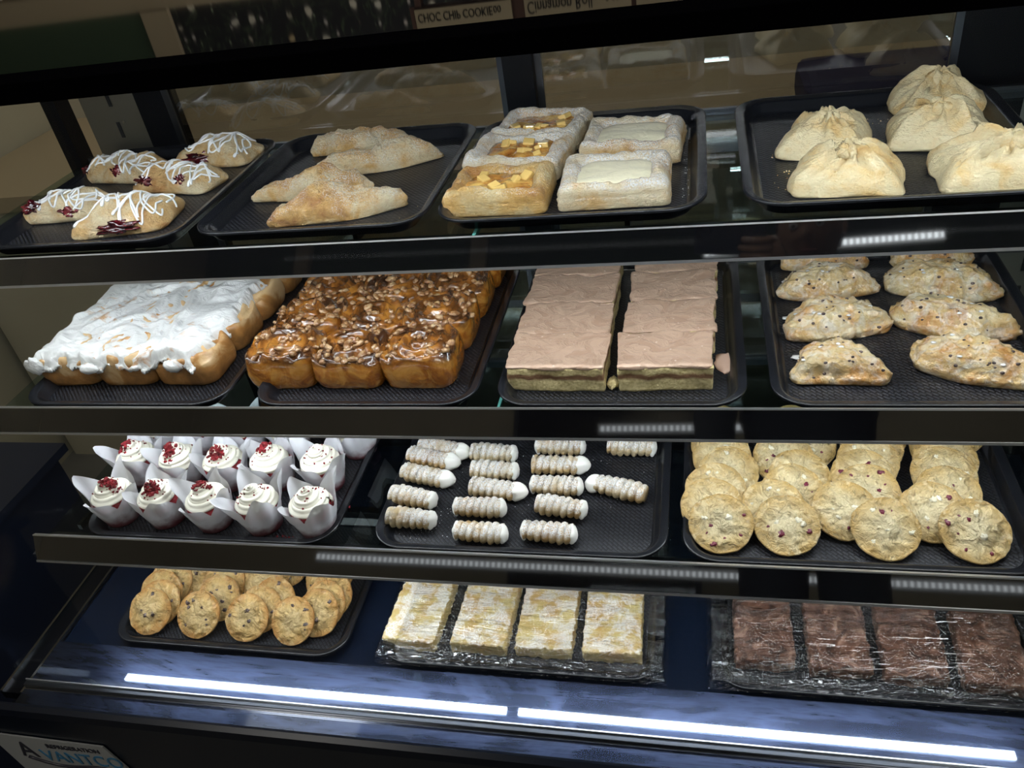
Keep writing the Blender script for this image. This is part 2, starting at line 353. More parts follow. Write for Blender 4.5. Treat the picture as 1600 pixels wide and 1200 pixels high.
def loft_data(outline, rings, disp=None, center=None, seed=0.0):
    """rings: (scale, z) or functions; caps at both ends; disp(v, i_ring, angle)->v"""
    N = len(outline); c = center or sum(outline, Vector((0, 0)))/N
    V = []; F = []
    for ri, (s, z) in enumerate(rings):
        for k, p in enumerate(outline):
            q = c+(p-c)*s; V.append(Vector((q.x, q.y, z)))
    top = len(V); V.append(Vector((c.x, c.y, rings[0][1]))); bot = len(V); V.append(Vector((c.x, c.y, rings[-1][1])))
    for ri in range(len(rings)-1):
        for k in range(N):
            a = ri*N+k; b = ri*N+(k+1) % N; F.append((a, a+N, b+N, b))
    for k in range(N):
        F.append((top, k, (k+1) % N)); l = (len(rings)-1)*N; F.append((bot, l+(k+1) % N, l+k))
    if disp: V = [disp(v) for v in V]
    return V, F
def loft(name, outline, rings, mat, parent=None, disp=None, center=None):
    V, F = loft_data(outline, rings, disp, center); return mesh_obj(name, V, F, mat, parent)
def tube(name, pts, r, mat, parent=None, seg=6, closed=False, taper=True):
    V = []; F = []; n = len(pts); pts = [Vector(p) for p in pts]
    for i, p in enumerate(pts):
        t = (pts[min(i+1, n-1)]-pts[max(i-1, 0)]).normalized(); a = t.cross(Vector((0, 0, 1)))
        if a.length < 1e-4: a = Vector((1, 0, 0))
        a.normalize(); b = a.cross(t); rr = r(i/(n-1)) if callable(r) else r
        for k in range(seg): w = 2*pi*k/seg; V.append(p+(a*cos(w)+b*sin(w))*rr)
    for i in range(n-1):
        for k in range(seg): F.append((i*seg+k, i*seg+(k+1) % seg, (i+1)*seg+(k+1) % seg, (i+1)*seg+k))
    F.append(tuple(range(seg-1, -1, -1))); F.append(tuple(range((n-1)*seg, n*seg)))
    return mesh_obj(name, V, F, mat, parent)
def blob(name, c, rad, mat, parent=None, seed=0.0, amp=.25, nu=10, nv=7, fr=2.0):
    V = []; F = []
    for j in range(nv+1):
        th = pi*j/nv
        for i in range(nu):
            ph = 2*pi*i/nu; d = Vector((sin(th)*cos(ph), sin(th)*sin(ph), cos(th)))
            k = 1+amp*fbm(d.x*fr+seed, d.y*fr, d.z*fr, 2); V.append(Vector((c[0]+d.x*rad[0]*k, c[1]+d.y*rad[1]*k, c[2]+d.z*rad[2]*k)))
    for j in range(nv):
        for i in range(nu): F.append((j*nu+i, (j+1)*nu+i, (j+1)*nu+(i+1) % nu, j*nu+(i+1) % nu))
    return mesh_obj(name, V, F, mat, parent)
def surf(o):
    me = o.data; return BVHTree.FromPolygons([v.co for v in me.vertices], [p.vertices[:] for p in me.polygons])
def drop(b, x, y, d=.0):
    h = b.ray_cast(Vector((x, y, 1)), Vector((0, 0, -1))); return None if h[0] is None else h[0].z+d
def text_obj(name, s, size, mat, parent, M, extr=.0006, shear=0.0, sx=1.0, align='LEFT'):
    cu = bpy.data.curves.new(name, 'FONT'); cu.body = s; cu.size = size; cu.extrude = extr; cu.shear = shear; cu.align_x = align
    cu.resolution_u = 3
    to = bpy.data.objects.new(name, cu); COL.objects.link(to)
    dg = bpy.context.evaluated_depsgraph_get(); me = bpy.data.meshes.new_from_object(to.evaluated_get(dg)); me.materials.clear(); me.materials.append(MATS[mat])
    bpy.data.objects.remove(to); me.transform(Matrix.Diagonal((sx, 1, 1, 1))); me.transform(M)
    o = bpy.data.objects.new(name, me); COL.objects.link(o); o.parent = parent; return o

# ------------------------------------------------------------------ the shop around the case
Z = lambda h: ZC+h                           # height relative to the lens -> world
def st(o): o['kind'] = 'structure'; return o
st(box('floor', -3.4, 3.0, -3.1, 2.7, -.06, 0, 'floor_tile'))
st(box('ceiling', -3.4, 3.0, -3.1, 2.7, Z(1.55), Z(1.6), 'ceiling_white'))
wb = st(box('wall_back', -3.4, 3.0, 2.6, 2.7, 0, Z(1.55), 'tan_wall'))
st(box('wall_left', -3.4, -3.3, -3.1, 2.6, 0, Z(1.55), 'tan_wall'))
st(box('wall_right', 2.9, 3.0, -3.1, 2.6, 0, Z(1.55), 'green_wall'))
st(box('wall_front', -3.3, 2.9, -3.1, -3.0, 0, Z(1.55), 'tan_wall'))
def room_fill_lamp(x, y, label):  # unseen panel added to bring the room walls up in brightness
    t_ = thing('added_ceiling_light', label, 'ceiling light', (x, y, Z(1.55)), group='added ceiling light panels')
    box('lamp_frame', -.32, .32, -.62, .62, -.04, 0, 'lamp_housing', t_); box('diffuser', -.29, .29, -.59, .59, -.046, -.041, 'room_fill_lamp', t_)
room_fill_lamp(-1.9, -1.0, 'unseen ceiling light panel added at the left over the customer side')
room_fill_lamp(1.1, -1.0, 'unseen ceiling light panel added at the right over the customer side')
room_fill_lamp(-.4, 1.9, 'unseen ceiling light panel added over the staff side behind the display case')

# ------------------------------------------------------------------ the display case
X0, X1, XM, YB = -1.03, .53, -.25, 1.20
case = thing('display_case', 'black refrigerated bakery display case with curved glass front and lit shelves', 'display case', (0, 0, 0))
def cbox(name, x0, x1, y0, y1, z0, z1, mat, parent=case, bev=0): return box(name, x0, x1, y0, y1, Z(z0), Z(z1), mat, parent, bev)
cbox('header_beam', X0-.04, X1+.04, .66, .70, -.165, -.146, 'matte_black', bev=.002)
cbox('top_panel', X0-.04, X1+.04, .702, 1.25, -.150, -.146, 'black_gloss')
cbox('rear_header', X0-.04, X1+.04, 1.19, 1.25, -.20, -.151, 'black_metal')
cbox('deck', X0, X1, .6635, 1.24, -1.05, -1.0205, 'floor_deck')
cbox('front_ledge', X0, X1, .548, .663, -1.05, -1.012, 'wiped_steel')
cbox('glass_channel', X0, X1, .577, .585, -1.0115, -1.004, 'dark_steel', bev=.001)
cbox('channel_lip', X0, X1, .585, .5868, -1.0115, -1.0010, 'satin_steel')
cbox('channel_lip', X0, X1, .5735, .5765, -1.0115, -1.009, 'chrome')
prism_x('base_panel', [(.5475, Z(-1.006)), (.543, Z(-1.004)), (.536, Z(-1.008)), (.533, Z(-1.02)), (.532, Z(-1.46)), (1.24, Z(-1.46)), (1.24, Z(-1.051)), (.5475, Z(-1.051))], X0-.045, X1+.045, 'case_navy', case)
for i, x in enumerate((X0-.045, X1)):        # side panes with a bright frame foot
    s = -1 if i == 0 else 1
    g = cbox('side_glass', x+.018, x+.026, .60, 1.19, -1.01, -.17, 'case_glass')
    cbox('side_glass_rail', x, x+.045, .57, 1.20, -1.035, -1.018, 'black_metal')
    cbox('chrome_trim', x+.002, x+.006, .57, 1.20, -1.0175, -1.014, 'chrome')
    cbox('chrome_trim', x+.039, x+.043, .57, 1.20, -1.0175, -1.014, 'chrome')
    cbox('corner_post', x+.004, x+.030, 1.20, 1.235, -1.05, -.15, 'black_metal')
# curved front glass
pr = []
for k in range(13):
    u = k/12; y = .664+(.581-.664)*u-.030*sin(pi*u)*(1-u*.3); z = -.166+(-1.002+.166)*u; pr.append((y, Z(z)))
V = []; F = []
for xx in (X0-.02, X1+.02):
    for y, z in pr: V.append((xx, y, z))
for k in range(12): F.append((k, k+1, 13+k+1, 13+k))
mesh_obj('front_glass', V, F, 'case_glass', case)
# rear frame and sliding doors
cbox('rear_frame', X0+.14, -.838, 1.195, 1.235, -1.02, -.20, 'black_metal'); cbox('rear_frame', .330, .42, 1.195, 1.235, -1.02, -.20, 'black_metal')
cbox('rear_frame', -.275, -.232, 1.18, 1.235, -1.02, -.20, 'black_metal')
cbox('rear_sill', X0, X1, 1.17, 1.24, -1.02, -.98, 'black_metal')
cbox('rear_rail', -.83, .33, 1.165, 1.178, -.450, -.432, 'chrome')
cbox('rear_rail', -.83, .33, 1.165, 1.178, -.70, -.685, 'chrome')
for xa, xb in ((X0+.03, X0+.14), (.42, .53)):  # slotted shelf standards
    u = cbox('shelf_standard', xa, xb, 1.205, 1.215, -1.02, -.20, 'upright_steel')
    for k in range(12):
        zz = -.24-.052*k; xm = xa+.055
        box('slot', xm-.003, xm+.003, 1.2035, 1.2049, Z(zz-.026), Z(zz), 'slot_black', u)
        box('screw', xm+.010, xm+.014, 1.203, 1.2049, Z(zz-.002), Z(zz+.002), 'chrome', u)
for xa, xb, lab in ((-.838, -.276, 'left'), (-.231, .330, 'right')):
    d = thing('sliding_door', '', 'x'); d.parent = case; del d['label'], d['category']
    box('door_glass', xa, xb, 1.200, 1.206, Z(-.98), Z(-.20), 'door_glass', d)
    for x in (xa, xb-.010): box('door_stile', x, x+.010, 1.194, 1.199, Z(-.98), Z(-.20), 'dark_steel', d)
# logo plate
pl = mesh_obj('logo_plate', [(-1.10, .529, Z(-1.07)), (-1.083, .529, Z(-1.195)), (-.855, .529, Z(-1.195)), (-.890, .529, Z(-1.075)),
    (-1.10, .5315, Z(-1.07)), (-1.083, .5315, Z(-1.195)), (-.855, .5315, Z(-1.195)), (-.890, .5315, Z(-1.075))],
    [(0, 1, 2, 3), (7, 6, 5, 4), (0, 4, 5, 1), (1, 5, 6, 2), (2, 6, 7, 3), (3, 7, 4, 0)], 'logo_white', case, smooth=False)
def front_text(name, s, size, mat, par, x, z, **kw):
    return text_obj(name, s, size, mat, par, Matrix.Translation((x, .5285, Z(z))) @ Matrix.Rotation(pi/2, 4, 'X'), **kw)
front_text('lettering', 'A', .060, 'logo_dark', pl, -1.062, -1.128, sx=.8)
front_text('lettering', 'VANTCO', .043, 'logo_blue', pl, -1.022, -1.134, sx=.82)
front_text('lettering', 'REFRIGERATION', .015, 'logo_dark', pl, -1.000, -1.095, sx=.88)
tube('swoosh', [(-1.052+.185*u, .5283, Z(-1.128-.03*u-.010*sin(u*pi*2))) for u in [i/20 for i in range(21)]], .0028, 'logo_dark', pl)

def light_bar(par, x0, x1, y, z, tilt=0.0, mat='led_diffuser'):
    """slim LED bar: aluminium channel and a glowing cover, facing down and a little back"""
    lb = thing('light_bar', '', ''); del lb['label'], lb['category']; lb.parent = par; lb.location = (0, y, Z(z)); lb.rotation_euler = (tilt, 0, 0)
    box('channel', x0, x1, -.009, .009, 0, .006, 'dark_steel', lb)
    box('diffuser', x0+.004, x1-.004, -.0055, .0055, -.004, -.0005, mat, lb)
light_bar(case, X0+.02, XM-.047, .722, -.172, .35, 'led_diffuser_header'); light_bar(case, XM-.035, X1-.02, .722, -.172, .35, 'led_diffuser_header')

SH = {1: (.392, .800, -.386, .0378), 2: (.618, .757, -.596, .0387), 3: (.813, .695, -.791, .0425)}
for row, (h, yf, zf, ln) in SH.items():
    nm = {1: 'top', 2: 'middle', 3: 'bottom'}[row]
    xl = -.980 if row == 3 else -1.000
    S = thing('glass_shelf', '%s black-edged glass shelf of the case with a glossy slanted price strip' % nm, 'shelf', group='glass shelves in the display case')
    yb = 1.165
    ylo = yf+.006
    box('glass_pane', xl, XM-.002, ylo, yb, Z(-h-.006), Z(-h), 'shelf_glass', S); box('glass_pane', XM+.002, X1-.02, ylo, yb, Z(-h-.006), Z(-h), 'shelf_glass', S)
    box('edge_strip', XM-.0018, XM+.0018, ylo, yb, Z(-h-.006), Z(-h), 'glass_edge', S)
    for x in (xl+.03, XM-.16, XM+.17, X1-.05):
        mesh_obj('bracket', [(x-.003, yb+.008, Z(-h-.008)), (x-.003, yf+.05, Z(-h-.008)), (x-.003, yf+.05, Z(-h-.018)), (x-.003, yb+.008, Z(-h-.05)),
                             (x+.003, yb+.008, Z(-h-.008)), (x+.003, yf+.05, Z(-h-.008)), (x+.003, yf+.05, Z(-h-.018)), (x+.003, yb+.008, Z(-h-.05))],
                 [(0, 1, 2, 3), (7, 6, 5, 4), (0, 4, 5, 1), (1, 5, 6, 2), (2, 6, 7, 3), (3, 7, 4, 0)], 'black_metal', S, smooth=False)
    box('rear_rail', xl, X1-.02, yb+.001, yb+.009, Z(-h-.012), Z(-h+.004), 'dark_steel', S)
    dy, dz = -sin(radians(26)), -cos(radians(26)); ny, nz_ = -cos(radians(26)), sin(radians(26))
    def P(s, t_): return (yf+dy*s+ny*t_, Z(zf+dz*s+nz_*t_))
    ps = prism_x('price_strip', [P(.002, 0), P(ln-.002, 0), P(ln-.002, -.004), P(.002, -.004)], xl, X1, 'price_strip', S)
    prism_x('edge_trim', [P(0, .001), P(.0019, .001), P(.0019, -.005), P(0, -.005)], xl, X1, 'satin_steel', ps)
    prism_x('edge_trim', [P(ln-.0019, .0015), P(ln+.0012, .001), P(ln+.0012, -.006), P(ln-.0019, -.006)], xl, X1, 'satin_steel', ps)
    prism_x('shelf_nose', [P(.008, -.0045), P(ln-.006, -.0045), (yf+.035, Z(-h-.020)), (yf+.035, Z(-h-.008))], xl, X1, 'black_metal', S)
    ly = {1: yf+.050, 2: yf+.048, 3: yf+.013}[row]
    light_bar(S, -1.012 if row == 3 else -.99, XM-.052, ly, -h-.034, .25 if row < 3 else .0); light_bar(S, XM-.040, X1-.10, ly, -h-.034, .25 if row < 3 else .0)

# ------------------------------------------------------------------ trays
def rrect(w, d, r, n=8):
    out = []
    for cx, cy, a0 in ((w/2-r, d/2-r, 0), (-w/2+r, d/2-r, 90), (-w/2+r, -d/2+r, 180), (w/2-r, -d/2+r, 270)):
        for k in range(n+1): a = radians(a0+90*k/n); out.append(Vector((cx+r*cos(a), cy+r*sin(a))))
    return out
TRAY_H = .020
def tray(x0, x1, y0, y1, h, label, rz=0, group='black serving trays', lip=.004):
    w, d = x1-x0, y1-y0; R = .045
    T = thing('serving_tray', label, 'tray', ((x0+x1)/2, (y0+y1)/2, Z(-h-TRAY_H)), rz, group)
    prof = [(.0225, .0035), (.020, .0042), (.018, .006), (.0125, .0155), (.0105, .0175), (.008, .0180), (.0025, .0196), (.0008, .0199), (0, .0190), (0, .0165), (.0016, .0158), (.009, .0150), (.016, .003), (.019, 0)]
    V = []; F = []; N = None
    for ins, z in prof:
        o_ = rrect(w-2*ins, d-2*ins, max(.008, R-ins)); N = len(o_)
        V += [Vector((p.x, p.y, z)) for p in o_]
    for r in range(len(prof)-1):
        for k in range(N): a = r*N+k; b = r*N+(k+1) % N; F.append((a, a+N, b+N, b))
    F.append(tuple(range((len(prof)-1)*N+N-1, (len(prof)-1)*N-1, -1)))
    mesh_obj('tray_rim', V, F, 'tray_plastic', T)
    o_ = rrect(w-.045, d-.045, R-.0225); mesh_obj('woven_base', [Vector((p.x, p.y, .0036)) for p in o_]+[Vector((p.x, p.y, .001)) for p in o_],
        [tuple(range(N)), tuple(range(2*N-1, N-1, -1))]+[(k+N, (k+1) % N+N, (k+1) % N, k) for k in range(N)], 'tray_weave', T, smooth=False)
    return T
BASE = {1: .372+TRAY_H-.0037, 2: .598+TRAY_H-.0037, 3: .793+TRAY_H-.0037, 4: 1.0+TRAY_H-.0037}
def TZ(row): return Z(-BASE[row])+.0002
tray(-.930, -.625, .803, 1.150, .372, 'black tray of cherry strudels at the left end of the top shelf')
tray(-.612, -.309, .811, 1.150, .372, 'black tray of four turnovers on the top shelf')
tray(-.298, .008, .811, 1.150, .372, 'black tray of square danishes on the top shelf')
tray(.045, .356, .811, 1.150, .372, 'black tray of pinched pastry bundles at the right end of the top shelf')
tray(-.955, -.628, .766, 1.150, .598, 'black tray under the iced cinnamon rolls')
tray(-.588, -.276, .766, 1.150, .598, 'black tray under the pecan sticky buns')
tray(-.252, .054, .766, 1.150, .598, 'black tray of frosted cake bars')
tray(.080, .400, .766, 1.150, .598, 'black tray of glazed scones')
tray(-.910, -.500, .702, 1.010, .793, 'black tray of red velvet cupcakes')
tray(-.445, -.042, .702, 1.010, .793, 'black tray of cream horns')
tray(-.024, .395, .702, 1.010, .793, 'black tray of white chip cranberry cookies')
tray(-.935, -.527, .665, .965, 1.0, 'black tray of chocolate chip cookies at the case bottom')
tray(-.472, -.055, .665, .965, 1.0, 'black tray of lemon bars under plastic wrap')
tray(.015, .440, .665, .965, 1.0, 'black tray of brownies under plastic wrap')

# ------------------------------------------------------------------ food builders
def pillow_disp(seed, a1=.004, f1=28, a2=.0015, f2=90):
    def d(v):
        if v.z < .0012: return v
        k = fbm(v.x*f1+seed, v.y*f1, v.z*f1+seed, 4)*a1+fbm(v.x*f2, v.y*f2+seed, v.z*f2, 3)*a2
        k2 = fbm(v.x*f1+seed+9, v.y*f1, v.z*f1, 3)*a1
        return Vector((v.x+k2*.6, v.y+k2*.4, max(.0008, v.z+k)))
    return d

# -- top shelf: cherry strudels -------------------------------------------------
def strudel(label, loc, rz, L, W, H, seed, hole):
    T = thing('cherry_strudel', label, 'pastry', loc, rz, 'cherry strudels on the top shelf')
    out = poly_outline([(-L/2, -W/2), (L/2, -W/2*.85), (L/2, W/2), (-L/2*.9, W/2*.8)], .018, 110)
    prof = [(i/13, 0) for i in range(1, 14)]
    rings = [(.04, H)]+[(u, H*(1-u**2.6)*.93+.006) for u, _ in prof if u < .99]+[(.985, .0075), (1.0, .004), (.985, .0005)]
    ph = seed*1.3
    def disp(v):
        w = v.z/H
        fold = .006*abs(sin((v.x*1.0+v.y*.5)*60+ph))*w
        v2 = Vector((v.x, v.y, v.z*(1-.16*abs(sin(v.x*42+ph)))+fold-.003*w))
        return pillow_disp(seed, .0045, 34, .0022, 100)(v2)
    body = loft('pastry_shell', out, rings, 'puff_pastry', T, disp)
    b = surf(body); rnd = random.Random(seed)
    for hx, hy, rx, ry in hole:
        z = drop(b, hx, hy) or H*.5
        blob('cherry_filling', (hx, hy+.003, z-.003), (rx, ry, .0075), 'cherry_filling', T, seed+hx*50, .75, 26, 16, 2.6)
    for s in range(4):
        pts = []
        amp = W*.40; x0 = -L*.44; dx = L*.88; n = 90; p0 = rnd.random()*6; fr = rnd.choice([3.5, 4.3, 5.2])
        for i in range(n):
            u = i/(n-1); x = x0+dx*u+.006*sin(u*31+p0)
            y = amp*sin(u*fr*2*pi*.55+p0+s)*(.72+.28*sin(u*9+s)); z = drop(b, x, y, .0009)
            if z is not None and z > .004:
                pts.append(Vector((x, y, z)))
                if len(pts) > 1 and abs(pts[-1].z-pts[-2].z) > .008: pts.pop()
        if len(pts) > 6: tube('icing_drizzle', pts, lambda u: .0014, 'drizzle_icing', T, 6)
    return T
z1 = TZ(1)
strudel('iced cherry strudel at the back left of its tray, two small red openings', (-.868, 1.078, z1), radians(-12), .132, .080, .030, 1, [(-.045, -.028, .010, .008), (.015, -.030, .012, .006)])
strudel('iced cherry strudel at the back right of its tray, dark filling bulging out', (-.722, 1.118, z1), radians(-8), .132, .085, .034, 2, [(-.020, -.034, .026, .010)])
strudel('iced cherry strudel in the middle right of its tray, touching the one behind', (-.738, 1.018, z1), radians(-14), .142, .070, .032, 3, [(-.035, -.028, .017, .008), (.030, -.026, .010, .006)])
strudel('iced cherry strudel at the front left of its tray, red filling at its left end', (-.868, .938, z1), radians(0), .128, .072, .030, 4, [(-.040, -.026, .014, .010), (.020, -.030, .017, .006)])
strudel('frontmost iced cherry strudel of its tray, with the widest dark cherry opening', (-.745, .892, z1), radians(6), .132, .090, .037, 5, [(.004, -.038, .030, .012)])

# -- top shelf: turnovers -------------------------------------------------------
def turnover(label, loc, rz, L, D, H, seed):
    T = thing('turnover', label, 'turnover', loc, rz, 'turnovers on the top shelf')
    out = poly_outline([(-L/2, -D*.34), (L*.12, -D*.52), (L/2, D*.02), (L*.40, D*.40), (-L*.08, D*.48), (-L*.42, D*.20)], [.012, .05, .012, .02, .05, .03], 130)
    n = 16
    rings = [(.03, H)]+[(i/n, H*(1-(i/n)**2.2)**.62*.95+.007) for i in range(1, n)]+[(.985, .0095), (1.0, .006), (.99, .0045), (.995, .002), (.975, .0004)]
    def disp(v):
        w = v.z/H
        r = sqrt((v.x/L)**2+(v.y/D)**2); edge = max(0, min(1, (abs(v.x)/(L/2)-.62)*3))
        crimp = .0022*sin(atan2(v.y, v.x)*46)*(1-w)*(1 if v.z > .003 else 0)
        v2 = Vector((v.x*(1+crimp*3), v.y+.004*sin(v.x*40+seed)*w, v.z*(1-.18*edge)*(1+.16*sin(v.x*52+seed*2))+crimp))
        return pillow_disp(seed, .0065, 30, .0030, 85)(v2)
    loft('pastry_shell', out, rings, 'turnover_pastry', T, disp)
    for c in T.children: pass
    return T
turnover('golden turnover at the back of its tray, farthest from the front edge', (-.490, 1.118, z1), radians(6), .158, .050, .023, 11)
turnover('golden turnover second from the back, its right tip reaching the tray edge', (-.434, 1.038, z1), radians(11), .190, .054, .026, 12)
turnover('golden turnover second from the front, lying behind the browned one', (-.500, .955, z1), radians(2), .172, .052, .025, 13)
turnover('well browned sugared turnover at the front of its tray', (-.438, .884, z1), radians(9), .188, .056, .029, 14)

# -- top shelf: square danishes -------------------------------------------------
def danish(label, loc, rz, W, D, seed, kind, mat):
    T = thing('danish', label, 'danish', loc, rz, 'square danishes on the top shelf'); T.scale = (1, 1, .84)
    hw, hd = W/2, D/2
    out = poly_outline([(-hw, -hd), (hw, -hd), (hw, hd), (-hw, hd)], .009, 140)
    H = .0345
    rings = [(.02, .016), (.2, .016), (.4, .0165), (.54, .018), (.60, .022), (.66, .0285), (.72, .0335), (.78, H), (.85, H), (.91, H-.003), (.96, H-.008), (.985, H-.014), (.975, .017), (1.0, .015), (.985, .011), (1.0, .008), (.985, .005), (.99, .002), (.96, .0004)]
    def disp(v):
        w = max(0, (v.z-.012)/H)
        lump = fbm(v.x*24+seed, v.y*24, 3, 3)*.011*w
        corner = (abs(v.x)/hw)*(abs(v.y)/hd); w = min(w, 1)
        q = Vector((v.x, v.y, v.z*(1+.10*corner)+lump))
        return pillow_disp(seed, .0022, 40, .0015, 120)(q)
    loft('pastry_shell', out, rings, mat, T, disp)
    fo = poly_outline([(-hw*.70, -hd*.70), (hw*.70, -hd*.70), (hw*.70, hd*.70), (-hw*.70, hd*.70)], .022, 70)
    zf = .0290
    if kind == 'apple':
        loft('apple_filling', fo, [(.03, zf), (.25, zf), (.5, zf), (.75, zf-.001), (.92, zf-.002), (1, zf-.005), (.9, .010)], 'apple_filling', T, lambda v: Vector((v.x, v.y, v.z+(fbm(v.x*45+seed, v.y*45, 0, 3)*.004 if v.z > .015 else 0))))
        rnd = random.Random(seed)
        for k in range(7):
            x = rnd.uniform(-.5, .5)*hw; y = rnd.uniform(-.5, .5)*hd; s = rnd.uniform(.005, .0085)
            ch = box('apple_chunk', -s, s, -s*.8, s*.8, -s*.5, s*.5, 'apple_chunk', T, .0018); ch.location = (x, y, zf+.0005); ch.rotation_euler = (rnd.uniform(-.5, .5), rnd.uniform(-.5, .5), rnd.uniform(0, 3))
    else:
        loft('cream_cheese_filling', fo, [(.03, zf+.002), (.25, zf+.002), (.5, zf+.0018), (.75, zf+.001), (.92, zf), (1, zf-.003), (.9, .010)], 'cream_cheese', T, lambda v: Vector((v.x, v.y, v.z+(fbm(v.x*22+seed, v.y*30, 0, 3)*.0022 if v.z > .015 else 0))))
    return T
danish('square apple danish at the front left of its tray, chunks of apple in amber glaze', (-.232, .896, z1), radians(-1), .125, .092, 21, 'apple', 'danish_plain')
danish('square apple danish in the middle of the left column', (-.226, 1.000, z1), radians(-8), .130, .098, 22, 'apple', 'danish_pastry')
danish('square apple danish at the back left of its tray', (-.212, 1.097, z1), radians(-10), .130, .092, 23, 'apple', 'danish_pastry')
danish('square danish with cream cheese centre at the front right of its tray', (-.096, .905, z1), radians(1), .128, .104, 24, 'cream', 'danish_pastry')
danish('square danish with cream cheese centre behind the front one', (-.083, 1.030, z1), radians(-3), .128, .104, 25, 'cream', 'danish_pastry')
o = None

# -- top shelf: pinched bundles --------------------------------------------------
def bundle(label, loc, rz, W, D, H, seed, lean=(0, 0)):
    T = thing('pastry_bundle', label, 'pastry', loc, rz, 'pinched pastry bundles on the top shelf'); T.scale = (1, 1, .88)
    hw, hd = W/2, D/2
    out = poly_outline([(-hw, -hd), (hw, -hd*.94), (hw*.96, hd), (-hw*.95, hd)], .014, 150)
    n = 26; rings = [(.015, H)]
    for i in range(1, n):
        u = i/n; rings.append((u, H*(.76*(1-u**3.6)**.62+.24*max(0, 1-u)**1.3)+.003))
    rings += [(.985, .006), (.995, .003), (.965, .0005)]
    def disp(v):
        a = atan2(v.y/hd, v.x/hw); r = min(1.2, sqrt((v.x/hw)**2+(v.y/hd)**2)); w = min(1, v.z/H*1.3)
        seam = abs(sin(2*(a-pi/4)+.25*sin(seed)))         # 0 on the diagonals
        rid = math.exp(-(seam/.16)**2)
        zz = v.z+(.0100*rid*(1-abs(r-.5)*1.1)-.0025)*w*(1 if r > .08 else 0)
        sw_ = ((a-pi/4+.12*sin(r*5+seed))/(pi/2)) % 1.0; zz += (.0135*(sw_-.5)*min(1, r*3)*max(0, 1.15-r))*w
        pleat = (.0038*sin(a*9+seed*3+r*4)+.002*sin(a*17+seed))*math.exp(-((r-.38)/.30)**2)
        zz += pleat
        if r < .30: zz += .009*(1-r/.30)**1.2*(1+.5*sin(a*3+seed))
        tw = .5*max(0, .45-r)
        x = v.x*cos(tw)-v.y*sin(tw)+lean[0]*max(0, .4-r); y = v.x*sin(tw)+v.y*cos(tw)+lean[1]*max(0, .4-r)
        if v.z < .0012: return v
        puff = 1+.07*sin(a*4+seed)*(1-abs(v.z/H-.3))
        return pillow_disp(seed, .0045, 24, .0016, 90)(Vector((x*puff, y*puff, zz)))
    loft('pastry_shell', out, rings, 'dumpling_pastry', T, disp)
    rnd = random.Random(seed)
    for k in range(4):                       # gathered corners at the pinch
        a = k*pi/2+.6+rnd.uniform(-.3, .3); r = .007; d = Vector((cos(a), sin(a), 0))
        c = Vector((lean[0]*.4+d.x*r, lean[1]*.4+d.y*r, H*.98))
        blob('pinched_tip', c, (.0085 if abs(d.x) > .5 else .005, .0085 if abs(d.y) > .5 else .005, .0085+.003*rnd.random()), 'dumpling_pastry', T, seed+k, .45, 14, 10, 2.2)
    return T
bundle('pinched pastry bundle at the back left of its tray, pointed tip standing up', (.146, 1.000, z1), radians(-14), .098, .098, .042, 31)
bundle('pinched pastry bundle at the front left of its tray, leaking a little at its right', (.156, .893, z1), radians(-6), .118, .088, .041, 32)
bundle('pinched pastry bundle farthest back on its tray, highest in the photo', (.290, 1.112, z1), radians(8), .108, .088, .041, 33)
bundle('browner pinched pastry bundle in the middle of the right column', (.270, 1.003, z1), radians(-12), .112, .092, .042, 34)
bundle('pinched pastry bundle with hooked tip at the front right corner of its tray', (.301, .889, z1), radians(-3), .122, .098, .045, 35, (.02, -.01))

# -- middle-top shelf: buns ------------------------------------------------------
z2 = TZ(2)
COLN = ['left', 'middle', 'right']; ROWN = ['front row', 'second row', 'third row', 'back row']
def bun_body(name, w, d, H, seed, mat, T, swirl=.004):
    out = poly_outline([(-w/2, -d/2), (w/2, -d/2), (w/2, d/2), (-w/2, d/2)], .024, 90)
    n = 14; rings = [(.03, H)]+[(i/n*.96, H*(1-.10*(i/n)**3)) for i in range(1, n+1)]+[(.995, H*.80), (1.02, H*.6), (1.02, H*.4), (1.0, H*.2), (.96, .002), (.93, .0004)]
    def disp(v):
        if v.z < .001: return v
        r = sqrt(v.x**2+v.y**2); a = atan2(v.y, v.x); top = 1 if v.z > H*.7 else max(0, (v.z/H-.4)*3)
        g = sin(a+seed-r*2*pi/.0175); q = v+Vector((0, 0, swirl*top*min(1, g*1.2)*min(1, r/.01)))
        return pillow_disp(seed, .004, 22, .001, 80)(q)
    return loft(name, out, rings, mat, T, disp)
for r in range(4):
    for c in range(3):
        x = -.915+.097*c+.003*r+.002; y = .872+.084*r; seed = 41+r*3+c
        T = thing('cinnamon_roll', 'cinnamon roll under white icing, %s column in the %s of its tray' % (COLN[c], ROWN[r]), 'cinnamon roll', (x+.0, y, z2), .0, 'cinnamon rolls on the second shelf')
        bun_body('roll', .0985, .086, .046+.003*sin(seed*2), seed, 'cinnamon_bread', T)
